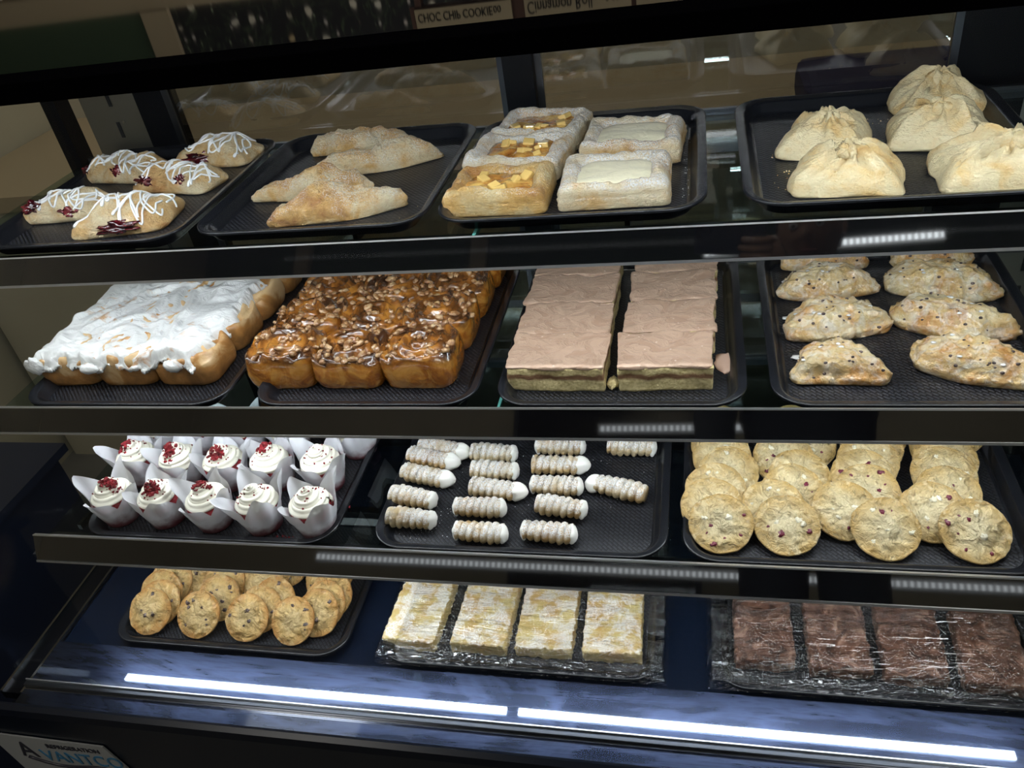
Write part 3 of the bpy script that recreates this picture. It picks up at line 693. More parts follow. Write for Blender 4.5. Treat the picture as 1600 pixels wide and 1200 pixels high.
# one continuous sheet of icing spread over the rolls
def icing_sheet():
    xs0, xs1, ys0, ys1 = -.973, -.655, .812, 1.160; nx, ny = 150, 190
    V = []; F = []; keep = {}
    def hgt(x, y):
        h = .0505+.0016*sin((x+.96)*64)+.0014*sin((y-.83)*70)
        q = Vector((x*11, y*11, 2)); w = noise.noise_vector(q)*.9
        n1 = noise.fractal(Vector((x*30+w.x*1.6, y*22+w.y*1.6, 5)), 1, 2, 3); n2 = 1-abs(noise.noise(Vector((x*26+w.x*2, y*16+w.y*2, 1))))*2
        return h+.0070*n1+.0036*n2**2*1
    def e(x, y):                              # signed distance inside the ragged outline
        xr = -.682+.010*noise.noise(Vector((3, y*24, 0)))+.006*noise.noise(Vector((1, y*75, 0)))-.014*max(0, (.90-y)/.05)*.6
        xl = -.962+.007*noise.noise(Vector((8, y*30, 0))); yf_ = .829+.010*noise.noise(Vector((x*24, 7, 0)))+.008*noise.noise(Vector((x*60, 1, 0)))
        return min(x-xl, xr-x, y-yf_)
    for j in range(ny+1):
        for i in range(nx+1):
            x = xs0+(xs1-xs0)*i/nx; y = ys0+(ys1-ys0)*j/ny; d = e(x, y)
            if d < -.004: continue
            t_ = max(0, min(1, d/.010)); sag = (1-t_)**2*.015
            keep[(i, j)] = len(V); V.append(Vector((x, y, z2+hgt(x, y)-sag)))
    for j in range(ny):
        for i in range(nx):
            k = [(i, j), (i+1, j), (i+1, j+1), (i, j+1)]
            if all(q in keep for q in k): F.append(tuple(keep[q] for q in k))
    o = mesh_obj('white_icing', V, F, 'white_frosting'); m = o.modifiers.new('thick', 'SOLIDIFY'); m.thickness = .006; m.offset = -1
    tag(o, 'thick white icing spread over the whole pan of cinnamon rolls', 'icing')
    for (x, y, l) in ((-.952, .824, .018), (-.855, .818, .010), (-.72, .822, .012), (-.69, .868, .016)):    # drips over the front edge
        blob('icing_drip', (x, y, z2+.040), (.014, .007, l*.8), 'white_frosting', o, x*50, .3, 14, 10)
icing_sheet()
# pecans: three shapes reused
pec_me = []
for s in range(4):
    o_ = blob('pecan', (0, 0, 0), (.0086-.001*s, .0046+.0005*(s % 2), .0032), 'pecan', None, s*3.1, .35, 10, 7, 2.5)
    pec_me.append(o_.data); bpy.data.objects.remove(o_)
for r in range(4):
    for c in range(3):
        x = -.563+.099*c+.004*r; y = .862+.085*r; seed = 61+r*3+c
        T = thing('pecan_bun', 'glazed pecan sticky bun, %s column in the %s of its tray' % (COLN[c], ROWN[r]), 'sticky bun', (x, y, z2), 0, 'pecan sticky buns on the second shelf')
        o = bun_body('bun', .101, .088, .050+.004*sin(seed*2.3), seed, 'caramel_bun', T, .0030); b = surf(o); rnd = random.Random(seed)
        cnt = 0
        for k in range(60):
            ang = rnd.uniform(0, 2*pi); rr = rnd.choice([rnd.uniform(.030, .052), rnd.uniform(0, .05), rnd.uniform(.036, .050)])
            px_, py_ = rr*cos(ang)*1.05, rr*sin(ang)*.92; zz = drop(b, px_, py_)
            if zz is None or zz < .038: continue
            p = bpy.data.objects.new('pecan', pec_me[rnd.randrange(4)]); COL.objects.link(p); p.parent = T
            s = rnd.uniform(.55, 1.15); p.scale = (s, s, s); p.location = (px_, py_, zz+.001); p.rotation_euler = (rnd.uniform(-.5, .5), rnd.uniform(-.5, .5), rnd.uniform(0, 6.28)); cnt += 1
            if cnt >= 40: break

# -- frosted cake bars --------------------------------------------------------------
def jag_box(w, d, h, r, seed, mat, name, T, z0=0.0, amp=.0016, n=150, top_amp=.0008, f=120, bot=True):
    out = poly_outline([(-w/2, -d/2), (w/2, -d/2), (w/2, d/2), (-w/2, d/2)], r, n)
    rings = [(.02, z0+h), (.3, z0+h), (.6, z0+h), (.85, z0+h), (.97, z0+h), (.995, z0+h-.0008)]
    m = max(3, int(h/.003))
    for i in range(1, m): rings.append((1.0, z0+h-(h)*i/m))
    rings += [(.995, z0+.0004), (.97, z0)]
    def disp(v):
        e = max(abs(v.x)/(w/2), abs(v.y)/(d/2))
        k = fbm(v.x*f+seed, v.y*f, v.z*f, 3)*amp if e > .96 else 0
        t_ = fbm(v.x*35+seed, v.y*35, 1, 3)*top_amp*3 if v.z > z0+h*.8 else 0
        return Vector((v.x*(1+k/(w/2)*1.6), v.y*(1+k/(d/2)*1.6), v.z+t_))
    return loft(name, out, rings, mat, T, disp, center=Vector((0, 0)))
for c in range(2):
    for r in range(4):
        cx = (-.178, -.043)[c]+(.000, .003)[c]*r; cy = .853+.0785*r; w = .123 if c == 0 else .114; seed = 80+c*4+r
        T = thing('cake_bar', 'layered cake bar with tan icing, %s column, %s' % (('left', 'right')[c], ('at the front edge', 'second from the front', 'third from the front', 'farthest back')[r]), 'cake bar', (cx, cy, z2), radians((-1.2, .8)[c]), 'frosted cake bars on the second shelf')
        jag_box(w, .0765, .034, .003, seed, 'bar_cake', 'cake', T, amp=.0014, f=38)
        jag_box(w+.003, .0782, .0042, .004, seed+.5, 'pink_brown_icing', 'icing', T, .0335, .0024, 150, .0009, 34)
g = thing('icing_puddle', 'smear of tan icing on the tray beside the front right cake bar', 'icing', (.029, .872, z2)); 
blob('puddle', (0, 0, .0008), (.013, .022, .0016), 'icing_puddle', g, 3, .35, 16, 8)
g = thing('cake_crumb', 'broken cake crumb between the two front cake bars', 'crumb', (-.108, .826, z2)); blob('crumb', (0, 0, .004), (.007, .012, .005), 'bar_cake', g, 8, .5, 12, 9)

# -- scones -----------------------------------------------------------------------
def scone(label, pts, H, seed, group='glazed scones on the second shelf'):
    P2 = [Vector(p) for p in pts]; c = sum(P2, Vector((0, 0)))/len(P2)
    T = thing('scone', label, 'scone', (c.x, c.y, z2), 0, group)
    out = poly_outline([p-c for p in P2], .019, 140); n = 18
    rings = [(.03, H)]+[(i/n, H*(1-(i/n)**3.4)**.6) for i in range(1, n)]+[(.985, H*.35), (1.0, H*.22), (.99, H*.1), (.96, .0005)]
    def disp(v):
        if v.z < .001: return v
        f = 36; k = fbm(v.x*f+seed, v.y*f, v.z*f, 4); k2 = fbm(v.x*95, v.y*95+seed, v.z*95, 3); k3 = abs(noise.noise(Vector((v.x*60+seed, v.y*60, v.z*60))))
        rr = 1+.09*k+.05*k2
        return Vector((v.x*rr, v.y*rr, max(.0006, v.z*(1+.10*k)+.0030*k2+.004*(k3-.3))))
    o = loft('crust', out, rings, 'scone', T, disp); b = surf(o); rnd = random.Random(seed)
    cs = 0
    for k in range(90):
        q = out[rnd.randrange(len(out))]*sqrt(rnd.random())*.96; zz = drop(b, q.x, q.y)
        if zz is None or zz < .004: continue
        s = rnd.uniform(.0014, .0028); blob('chocolate_chip', (q.x, q.y, zz-.0004), (s, s*.8, s*.7), 'chocolate_chip', T, k, .2, 8, 6); cs += 1
        if cs >= 22: break
    for k in range(5):
        q = out[rnd.randrange(len(out))]*sqrt(rnd.random())*.8; zz = drop(b, q.x, q.y)
        if zz: blob('glaze_bead', (q.x, q.y, zz), (.0032, .0024, .0010), 'glaze_puddle', T, k, .2, 9, 6)
    for k in range(2):
        q = out[int(len(out)*(.70+.16*k+.05*rnd.random())) % len(out)]
        blob('glaze_puddle', (q.x*1.03, q.y*1.03, .0012), (.014, .006, .0013), 'glaze_puddle', T, k+seed, .4, 14, 6)
    return T
scone('glazed scone at the front left of its tray, wedge shape pointing back', [(.100, .826), (.222, .820), (.205, .868), (.160, .905), (.120, .880)], .034, 91)
scone('glazed scone at the front right of its tray, cut by the photo edge', [(.240, .858), (.290, .824), (.380, .805), (.375, .846), (.315, .896), (.262, .905)], .036, 92)
scone('glazed scone second from the front in the left column, icing pooled at its foot', [(.100, .918), (.160, .912), (.245, .938), (.215, .985), (.160, .995), (.118, .975)], .037, 93)
scone('glazed scone second from the front in the right column, beside the tray wall', [(.236, .950), (.316, .900), (.386, .915), (.345, .960), (.290, .995), (.245, .990)], .037, 94)
scone('glazed scone third from the front in the left column', [(.100, 1.025), (.160, 1.010), (.245, 1.035), (.215, 1.075), (.160, 1.090), (.118, 1.068)], .036, 95)
scone('glazed scone third from the front in the right column', [(.240, 1.035), (.330, .997), (.384, 1.005), (.378, 1.055), (.300, 1.085), (.250, 1.078)], .037, 96)
scone('glazed scone at the back left, half hidden by the shelf strip above', [(.110, 1.108), (.180, 1.092), (.245, 1.108), (.215, 1.135), (.120, 1.135)], .034, 97)
scone('glazed scone at the back right, half hidden by the shelf strip above', [(.262, 1.100), (.330, 1.094), (.380, 1.108), (.36, 1.135), (.27, 1.137)], .034, 98)

# -- bottom glass shelf: red velvet cupcakes ------------------------------------------
z3 = TZ(3)
def cupcake_proto(seed):
    T = thing('cupcake', 'x', 'cupcake', (0, 0, 0), 0, 'red velvet cupcakes in white tulip papers')
    r0, r1, hh = .024, .0315, .040
    circ = [Vector((cos(2*pi*k/48), sin(2*pi*k/48))) for k in range(48)]
    V = []; F = []
    prof = [(.2, .047), (.6, .046), (.85, .044), (.97, .040), (r1/r1*.985, .034), (.94, .022), (.86, .008), (.78, .0012)]
    loft('cake', [p*r1 for p in circ], [(s, z) for s, z in prof], 'red_cake', T, lambda v: v+Vector((0, 0, .002*noise.noise(v*90))) if v.z > .03 else v)
    # tulip paper: a square sheet pressed round the cake, its corners and pleats standing up
    N = 96; rows = 16; V = []; rnd = random.Random(seed); ph = seed*.9
    hts = [rnd.uniform(.070, .086) for _ in range(4)]; lean_ = [rnd.uniform(.05, .38) for _ in range(4)]
    for j in range(rows+1):
        v = j/rows
        for k in range(N):
            a = 2*pi*k/N; q = ((a+ph) % (2*pi))/(pi/2); ci = int(q) % 4; f = q-int(q)
            tri = 1-abs(f-.5)*2                                   # 1 at a corner, 0 at a notch
            H = .040+(hts[ci]-.040)*tri**.9
            z = .0005+(H-.0005)*v
            base = r0+.0015+(r1+.0016-r0)*min(1, z/hh)
            fold = .0026*sin(a*8+ph)*max(0, z/hh-.25)
            flare = max(0, z-.034)*lean_[ci]*tri+max(0, z-.034)*.12
            notch = -.004*(1-tri)*max(0, (z-.03)/.02)
            rr = base+fold+flare+notch
            V.append((rr*cos(a), rr*sin(a), z))
    F = [(j*N+k, j*N+(k+1) % N, (j+1)*N+(k+1) % N, (j+1)*N+k) for j in range(rows) for k in range(N)]
    F.append(tuple(range(N-1, -1, -1)))
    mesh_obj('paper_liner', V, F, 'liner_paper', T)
    # piped swirl
    V = []; F = []; turns = 3.1; n = 150; seg = 30; pth = []
    for i in range(n):
        u = i/(n-1); a = turns*2*pi*u; r = .0205*(1-u)**.8+.0004; pth.append((Vector((r*cos(a), r*sin(a), .045+.028*max(0, u-.16)/.84)), .0128*(1-u*.62)*min(1, .75+u*2)+.0002))
    for i, (p, rad) in enumerate(pth):
        t = (pth[min(i+1, n-1)][0]-pth[max(i-1, 0)][0]).normalized(); aa = t.cross(Vector((0, 0, 1))).normalized(); bb = aa.cross(t)
        for k in range(seg):
            w = 2*pi*k/seg; rr = rad*(1+.15*cos(w*7+i*.16)); V.append(p+(aa*cos(w)+bb*sin(w))*rr)
    for i in range(n-1):
        for k in range(seg): F.append((i*seg+k, i*seg+(k+1) % seg, (i+1)*seg+(k+1) % seg, (i+1)*seg+k))
    V.append(pth[-1][0]+Vector((.001, 0, .006))); F += [((n-1)*seg+k, (n-1)*seg+(k+1) % seg, len(V)-1) for k in range(seg)]
    fr = mesh_obj('frosting', V, F, 'buttercream', T); b = surf(fr)
    V = []; F = []
    def chunk(c, s):
        k0 = len(V); d = [Vector((rnd.uniform(-1, 1), rnd.uniform(-1, 1), rnd.uniform(-1, 1))).normalized()*s*rnd.uniform(.7, 1.2) for _ in range(8)]
        for q, (sx, sy, sz) in enumerate([(-1, -1, -1), (1, -1, -1), (1, 1, -1), (-1, 1, -1), (-1, -1, 1), (1, -1, 1), (1, 1, 1), (-1, 1, 1)]):
            V.append(c+Vector((sx, sy, sz))*s*.6+d[q]*.45)
        for f in BOXF: F.append(tuple(k0+i for i in f))
    ca = rnd.uniform(0, 6.28); cr = .010; heavy = seed % 3 != 2
    for k in range(120 if heavy else 30):
        if heavy and k < 100: x, y = cr*cos(ca)+rnd.gauss(0, .0060), cr*sin(ca)*.6+rnd.gauss(0, .0042)-.004
        else: x, y = rnd.uniform(-.022, .022), rnd.uniform(-.022, .022)
        zz = drop(b, x, y)
        if zz: chunk(Vector((x, y, zz+.0008)), rnd.uniform(.0011, .0031) if (heavy and k < 100) else rnd.uniform(.0006, .0017))
    o = mesh_obj('red_crumbs', V, F, 'red_cake', T, smooth=False); o['kind'] = 'stuff'
    return T
cup_pos = [  # (x, y, description)
 (-.868, .756, 'leftmost cupcake of the front row'), (-.788, .756, 'second cupcake from the left in the front row'), (-.705, .752, 'middle cupcake of the front row'),
 (-.624, .750, 'fourth cupcake from the left in the front row'), (-.538, .748, 'rightmost cupcake of the front row'),
 (-.880, .842, 'leftmost cupcake of the second row'), (-.802, .838, 'second cupcake from the left in the second row'), (-.722, .836, 'middle cupcake of the second row'),
 (-.642, .838, 'fourth cupcake from the left in the second row'), (-.558, .838, 'rightmost cupcake of the second row'),
 (-.884, .924, 'leftmost cupcake of the third row'), (-.806, .922, 'second cupcake from the left in the third row'), (-.728, .920, 'third cupcake from the left in the third row'),
 (-.650, .922, 'fourth cupcake from the left in the third row'), (-.532, .918, 'cupcake at the right end of the third row, its red side showing')]
protos = [cupcake_proto(s) for s in (1, 2, 3, 4, 5, 6)]
rnd = random.Random(5); used = set()
order = [0, 3, 2, 4, 1, 5, 0, 3, 2, 4, 2, 5, 0, 1, 3]
for k, (x, y, lab) in enumerate(cup_pos):
    lab = 'red velvet ' + lab if not lab.startswith('cupcake') else 'red velvet ' + lab
    pi_ = order[k]; p = protos[pi_]
    loc = (x, y, z3); rz = rnd.uniform(-.35, .35)+pi/4*0+(0 if k < 5 else pi/2*rnd.randrange(4))
    rot = (radians(rnd.uniform(-1, 1)), 0, rz)
    if pi_ not in used:
        used.add(pi_); p.location = loc; p.rotation_euler = rot; p['label'] = lab
    else: copy_thing(p, lab, loc, rot=rot)

# -- cream horns ----------------------------------------------------------------------
def horn_proto(seed, L, ends):
    T = thing('cream_horn', 'x', 'cream horn', (0, 0, 0), 0, 'sugar-dusted cream horns'); R = .0148
    n = 120; seg = 28; V = []; F = []; ridges = 6.5; rnd = random.Random(seed)
    for i in range(n+1):
        u = i/n; x = (u-.5)*L
        for k in range(seg):
            a = 2*pi*k/seg; ph = (u*ridges+a/(2*pi)) % 1.0; r = R*(.74+.32*sqrt(max(0, sin(pi*ph))))*(1-.14*(2*abs(u-.5))**3)*(1+.05*sin(u*5+seed))
            p = Vector((x, r*cos(a), r*sin(a)*.92)); p += Vector((0, 1, 1))*.0012*fbm(x*90+seed, p.y*90, p.z*90, 3); V.append(p+Vector((0, 0, R*.92)))
    for i in range(n):
        for k in range(seg): F.append((i*seg+k, (i+1)*seg+k, (i+1)*seg+(k+1) % seg, i*seg+(k+1) % seg))
    F.append(tuple(range(seg))); F.append(tuple(n*seg+k for k in range(seg-1, -1, -1)))
    mesh_obj('pastry_shell', V, F, 'horn_pastry', T)
    for s, big in ends:
        l = .008 if big < 1.2 else .014
        circ = [Vector((cos(2*pi*k/24), sin(2*pi*k/24))) for k in range(24)]; V = []; F = []
        pr = [(0, 1.0), (.2, 1.10), (.4, 1.08), (.6, .95), (.78, .72), (.92, .42), (1.0, .15)]
        for u, sc in pr:
            for k, c_ in enumerate(circ): rr = R*.80*sc*(1+.10*cos(5*2*pi*k/24+u*2)+.16*noise.noise(Vector((c_.x*1.5+seed, c_.y*1.5, u*2+s)))); V.append(Vector((s*(L/2-.003+l*u*1.1*big), c_.x*rr+u*.003*sin(seed), c_.y*rr+R*.92-u*.002)))
        for i in range(len(pr)-1):
            for k in range(24): F.append((i*24+k, i*24+(k+1) % 24, (i+1)*24+(k+1) % 24, (i+1)*24+k))
        F.append(tuple(range((len(pr)-1)*24, len(pr)*24)))
        mesh_obj('cream_end', V, F, 'whipped_cream', T)
    return T
Hp = [horn_proto(1, .066, [(1, 1.0)]), horn_proto(2, .068, [(1, 1.35), (-1, .6)]), horn_proto(3, .066, [(1, 1.1), (-1, 1.1)]), horn_proto(4, .072, [(-1, 1.3)])]
horns = [(688, 701, -12, 1, 'first column, farthest back'), (671, 716, -12, 1, 'first column, fourth from the front'), (662, 743, -12, 1, 'first column, third from the front, its cream smeared to a point'),
 (644, 777, -10, 0, 'first column, second from the front'), (641, 810, -4, 0, 'first column, at the front left corner'),
 (770, 708, -2, 0, 'second column, farthest back'), (771, 735, -2, 0, 'second column, fourth from the front'), (771, 764, -8, 1, 'second column, third from the front'),
 (749, 793, 0, 2, 'second column, second from the front with cream showing at both ends'), (750, 832, -3, 2, 'second column, at the front edge'),
 (875, 697, 0, 2, 'third column, farthest back'), (868, 727, 0, 1, 'third column, fourth from the front'), (869, 759, -2, 2, 'third column, third from the front, browned at its right end'),
 (875, 792, -8, 0, 'third column, second from the front'), (857, 832, -4, 2, 'third column, at the front edge with cream at both ends'),
 (970, 764, -16, 3, 'alone at the right of the tray, pointing left'), (985, 698, -4, 0, 'at the back right corner under the price strip')]
hu = set()
for x, y, rz, k, lab in horns:
    p = at(x, y, BASE[3]-.013); loc = (p.x, p.y, z3); lab = 'cream horn ' + lab
    if k not in hu: hu.add(k); Hp[k].location = loc; Hp[k].rotation_euler = (0, 0, radians(rz)); Hp[k]['label'] = lab
    else: copy_thing(Hp[k], lab, loc, radians(rz))

# -- cookies ----------------------------------------------------------------------------
def cookie_proto(seed, R, th, mat, chips, name, group):
    T = thing(name, 'x', 'cookie', (0, 0, 0), 0, group)
    out = [Vector((cos(2*pi*k/84), sin(2*pi*k/84)))*R*(1+.035*noise.noise(Vector((cos(2*pi*k/84)*1.6, sin(2*pi*k/84)*1.6, seed)))) for k in range(84)]
    n = 18; rings = [(.03, th)]+[(i/n, th*(.80+.20*cos(i/n*3))*(1 if i/n < .8 else (1-((i/n-.8)/.2)**2*.35))) for i in range(1, n)]+[(.985, th*.58), (1.0, th*.38), (.985, th*.15), (.94, 0)]
    def disp(v):
        if v.z < th*.2: return v
        k = fbm(v.x*40+seed, v.y*40, seed, 4); k2 = fbm(v.x*120+seed, v.y*120, 0, 3)
        k3 = abs(noise.noise(Vector((v.x*58+seed, v.y*58, 3)))); r_ = min(1, (R*1.0-sqrt(v.x**2+v.y**2))/.008)
        return Vector((v.x*(1+.02*k2), v.y*(1+.02*k2), v.z+(.0052*k+.0016*k2+.0035*(k3-.25))*max(.25, r_)))
    o = loft('cookie_body', out, rings, mat, T, disp, center=Vector((0, 0))); b = surf(o); rnd = random.Random(seed)
    for cm, nm, cnt, s0 in chips:
        for _ in range(cnt):
            a = rnd.uniform(0, 6.28); r = R*.78*sqrt(rnd.random()); x, y = r*cos(a), r*sin(a); zz = drop(b, x, y, -.0006); s = s0*rnd.uniform(.6, 1.2)
            if zz: blob(nm, (x, y, zz), (s*rnd.uniform(.7, 1), s*rnd.uniform(.55, 1), s*.42), cm, T, rnd.random()*9, .7, 14, 9, 2.6)
    return T
def col_cookies(protos, centers, R, tilt, row, labels, zt, yaw=0.0, ygap=.024):
    placed = []
    for i, ((px_, py_), lab) in enumerate(zip(centers, labels)):
        h = BASE[row]-R*sin(tilt); p = at(px_, py_, h); y = max(p.y, {3: .727, 4: .690}[row]+R*cos(tilt))
        if placed: y = max(y, placed[-1]+ygap)
        placed.append(y); d = ray(px_, py_); x = d.x*(-h/d.z)
        k = (i*2+int(abs(centers[0][0]))) % len(protos); pr, first = protos[k]
        loc = Vector((x, y, zt+R*sin(tilt)+.0002)); nrm = Vector((0, 0, 1))
        rnd2 = random.Random(px_*7+py_); R3 = Matrix.Rotation(yaw+rnd2.uniform(-.06, .06), 3, 'Z') @ Matrix.Rotation(tilt, 3, 'X') @ Matrix.Rotation(rnd2.uniform(0, 6.28), 3, 'Z')
        rot = R3.to_euler()
        if first: pr.location = loc; pr.rotation_euler = rot; pr['label'] = lab; protos[k] = (pr, False)
        else: copy_thing(pr, lab, loc, rot=rot)
WC = [('white_chip', 'white_chip', 4, .0046), ('cranberry', 'cranberry', 3, .0034)]
gcr = 'white chip cranberry cookies on the bottom glass shelf'
CW = [(cookie_proto(s, .0405, .0115, 'cranberry_cookie', [('white_chip', 'white_chip', a, .0046), ('cranberry', 'cranberry', b_, .0036)], 'cranberry_cookie', gcr), True) for s, a, b_ in ((101, 3, 1), (102, 5, 2), (103, 2, 6), (104, 4, 2), (105, 4, 3))]
ordn = ['at the front', 'second from the front', 'third from the front', 'fourth from the front', 'fifth from the front', 'sixth from the front', 'seventh from the front']
colw = ['first column from the left', 'second column from the left', 'third column from the left', 'rightmost column']
wcols = [[(1127, 826), (1112, 812), (1118, 778), (1138, 742), (1128, 716), (1124, 694), (1122, 676)],
         [(1229, 826), (1210, 815), (1238, 776), (1248, 748), (1224, 718), (1260, 700), (1240, 680)],
         [(1383, 830), (1322, 818), (1354, 772), (1348, 750), (1356, 728), (1362, 706), (1370, 686)],
         [(1522, 832), (1458, 808), (1480, 776), (1474, 744), (1476, 722), (1470, 702), (1490, 682)]]
for ci, cs in enumerate(wcols):
    col_cookies(CW, cs, .0405, radians(25), 3, ['white chip cranberry cookie, %s, %s' % (colw[ci], ordn[i]) for i in range(len(cs))], z3, ygap=.0300)
z4 = TZ(4)
gch = 'chocolate chip cookies on the case floor'
CC = [(cookie_proto(s, .0375, .0095, 'chip_cookie', [('chocolate_chip', 'chocolate_chip', a, .0044)], 'chocolate_chip_cookie', gch), True) for s, a in ((201, 7), (202, 5), (203, 8), (204, 4))]
ccols = [[(231, 964), (250, 944), (254, 926), (270, 908), (300, 900), (310, 886)], [(308, 968), (344, 934), (352, 912), (360, 896), (370, 880)],
         [(383, 974), (406, 956), (430, 938), (412, 908), (424, 894), (450, 884)], [(457, 976), (489, 978), (506, 950), (516, 938), (512, 908), (524, 892)]]
ccn = ['leftmost column', 'second column from the left', 'third column from the left', 'rightmost column']
for ci, cs in enumerate(ccols):
    col_cookies(CC, cs, .0375, radians(40), 4, ['chocolate chip cookie, %s, %s' % (ccn[ci], ordn[i]) for i in range(len(cs))], z4, yaw=radians((6, 3, -2, -8)[ci]), ygap=.0180)

# -- lemon bars and brownies ---------------------------------------------------------------
nth = ['leftmost', 'second from the left', 'third from the left', 'rightmost']
for i, (px_, py_) in enumerate([(652, 962), (757, 968), (854, 975), (957, 985)]):
    p = at(px_, py_, BASE[4]-.022); seed = 120+i
    T = thing('lemon_bar', 'lemon bar dusted with powdered sugar, %s of the four' % nth[i], 'lemon bar', (p.x, .762+.001*i, z4), radians(-3+1.5*i), 'lemon bars under plastic wrap')
    jag_box(.083, .128, .0235, .004, seed, 'lemon_bar', 'bar', T, amp=.0018, f=150, top_amp=.0004, n=260)
for i, (px_, py_) in enumerate([(1193, 990), (1308, 996), (1425, 1008), (1552, 1022)]):
    p = at(px_, py_, BASE[4]-.024); seed = 130+i
    T = thing('brownie', 'brownie with crackled top, %s of the four' % nth[i], 'brownie', (p.x, .766-.004*i, z4), radians((0, 0, -1, -3)[i]), 'brownies under plastic wrap')
    jag_box(.078, .120, .0240, .004, seed, 'brownie', 'slab', T, amp=.0020, f=110, top_amp=.0007, n=240)
def cling(x0, x1, y0, y1, seed, lab, items_h=.030, skirt=True):
    """film stretched over food and tray, gathered in front"""
    nx, ny = 280, 260; V = []; F = []
    for j in range(ny+1):
        for i in range(nx+1):
            u, v = i/nx, j/ny; x = x0+(x1-x0)*u; y = y0+(y1-y0)*v
            ex = min(u, 1-u)*(x1-x0); ey = min(v, 1-v)*(y1-y0)
            e_ = min(ex, ey*1.0)
            z = .0216+(items_h+.004-.0216)*min(1, max(0, (min(ex-.030, ey-.022))/.012))
            if e_ < .006: z = .0216-(.006-e_)*2.6
            fr_ = max(0, min(1, (.080-(y-y0))/.05)); sk = y+.10*(x-x0)*(1 if seed < 5 else -1)*fr_
            rg = 1-abs(noise.noise(Vector((x*7+seed, sk*150, 0))))*2; rg2 = 1-abs(noise.noise(Vector((x*16+seed, sk*330, 4))))*2
            z += (.0020+.0026*fr_)*max(0, rg)**2*min(1, e_/.008)+(.0007+.0018*fr_)*rg2+.0010*noise.noise(Vector((x*40, y*40+seed, 2)))
            V.append((x, y, z))
    for j in range(ny):
        for i in range(nx): F.append((j*(nx+1)+i, j*(nx+1)+i+1, (j+1)*(nx+1)+i+1, (j+1)*(nx+1)+i))
    o = mesh_obj('plastic_wrap', V, F, 'cling_film', None, (0, 0, Z(-1.0-TRAY_H)))
    tag(o, lab, 'plastic wrap')
    return o
cling(-.480, -.047, .668, .973, 3, 'clear crinkled plastic wrap stretched over the lemon bars')
cling(.007, .448, .668, .973, 8, 'clear crinkled plastic wrap stretched over the brownies')

# loose sugar and crumbs
def crumbs(name, lab, cat, areas, z, mat, n, smin, smax, seed):
    rnd = random.Random(seed); V = []; F = []
    for x0, x1, y0, y1 in areas:
        for _ in range(n):
            c = Vector((rnd.uniform(x0, x1), rnd.uniform(y0, y1), z)); s = rnd.uniform(smin, smax); k0 = len(V)
            for dx, dy, dz in ((-1, -1, 0), (1, -1, 0), (0, 1, 0), (0, 0, 1.2)): V.append(c+Vector((dx*s*rnd.uniform(.5, 1), dy*s*rnd.uniform(.5, 1), dz*s)))
            F += [(k0, k0+1, k0+3), (k0+1, k0+2, k0+3), (k0+2, k0, k0+3), (k0, k0+2, k0+1)]
    return tag(mesh_obj(name, V, F, mat, smooth=False), lab, cat, kind='stuff')
crumbs('sugar_dust', 'powdered sugar scattered on the cream horn tray', 'powdered sugar', [(-.42, -.34, .73, .80), (-.40, -.30, .83, .93), (-.30, -.20, .76, .93), (-.22, -.08, .80, .95)], z3, 'powdered_sugar', 60, .0003, .0009, 1)
crumbs('sugar_dust', 'powdered sugar spilled beside the cream cheese danishes', 'powdered sugar', [(-.020, -.005, .86, 1.06)], z1, 'powdered_sugar', 60, .0003, .0008, 2)
crumbs('pastry_crumb', 'pastry crumbs on the bundle tray', 'crumbs', [(.18, .23, 1.05, 1.10), (.08, .10, .88, 1.0)], z1, 'dumpling_pastry', 14, .0005, .0014, 3)
crumbs('cake_crumb', 'dark red cake crumbs on the cupcake tray', 'crumbs', [(-.60, -.52, .725, .735), (-.515, -.505, .78, .80)], z3, 'red_cake', 10, .001, .003, 4)
crumbs('pastry_crumb', 'turnover crumbs on the tray', 'crumbs', [(-.42, -.335, .85, .93)], z1, 'turnover_pastry', 6, .0005, .0012, 5)

# ------------------------------------------------------------------ around the case
ct = thing('back_counter', 'pale counter behind the display case', 'counter', (0, 0, 0)); box('worktop', -1.93, 2.0, 1.62, 2.25, Z(-.66), Z(-.62), 'counter_brown', ct); box('cabinet', -1.93, 2.0, 1.64, 2.25, 0, Z(-.661), 'tan_wall', ct)
pb = box('storage_bag', .20, .52, 1.68, 1.90, Z(-.6198), Z(-.53), 'purple_fabric', None, .03); tag(pb, 'dark purple bag lying on the counter behind the case', 'bag')
pt = box('side_partition', -2.05, -1.95, 1.0, 2.57, 0, Z(-.27), 'tan_wall'); tag(pt, 'tan partition beyond the left end of the case', 'partition')
sl = thing('wall_lamp', 'small lamp on the left wall shining on the partition', 'lamp', (0, 0, 0)) if False else None
cb = thing('floor_cabinet', 'dark low cabinet beyond the left side of the case', 'cabinet', (0, 0, 0)); box('body', -1.9, -1.35, .2, 1.1, 0, Z(-1.0), 'dark_cabinet', cb); box('top', -1.92, -1.33, .18, 1.12, Z(-.999), Z(-.98), 'dark_cabinet', cb)
# wall behind: green panel, trim and floral board (seen mirrored in the black top)
st(box('trim_1', -3.2, 2.8, 2.56, 2.599, Z(.02), Z(.10), 'beige_trim'))
gp = box('green_panel', -3.2, -1.76, 2.575, 2.599, Z(.101), Z(.9), 'green_wall'); tag(gp, 'dark green wall panel left of the floral board', 'panel')
fp = thing('floral_board', 'black board with painted meadow flowers on the wall behind the case', 'board'); box('panel', -1.66, 1.4, 2.57, 2.598, Z(.101), Z(1.0), 'floral_panel', fp); box('frame', -1.76, -1.661, 2.555, 2.598, Z(.101), Z(1.0), 'beige_trim', fp)
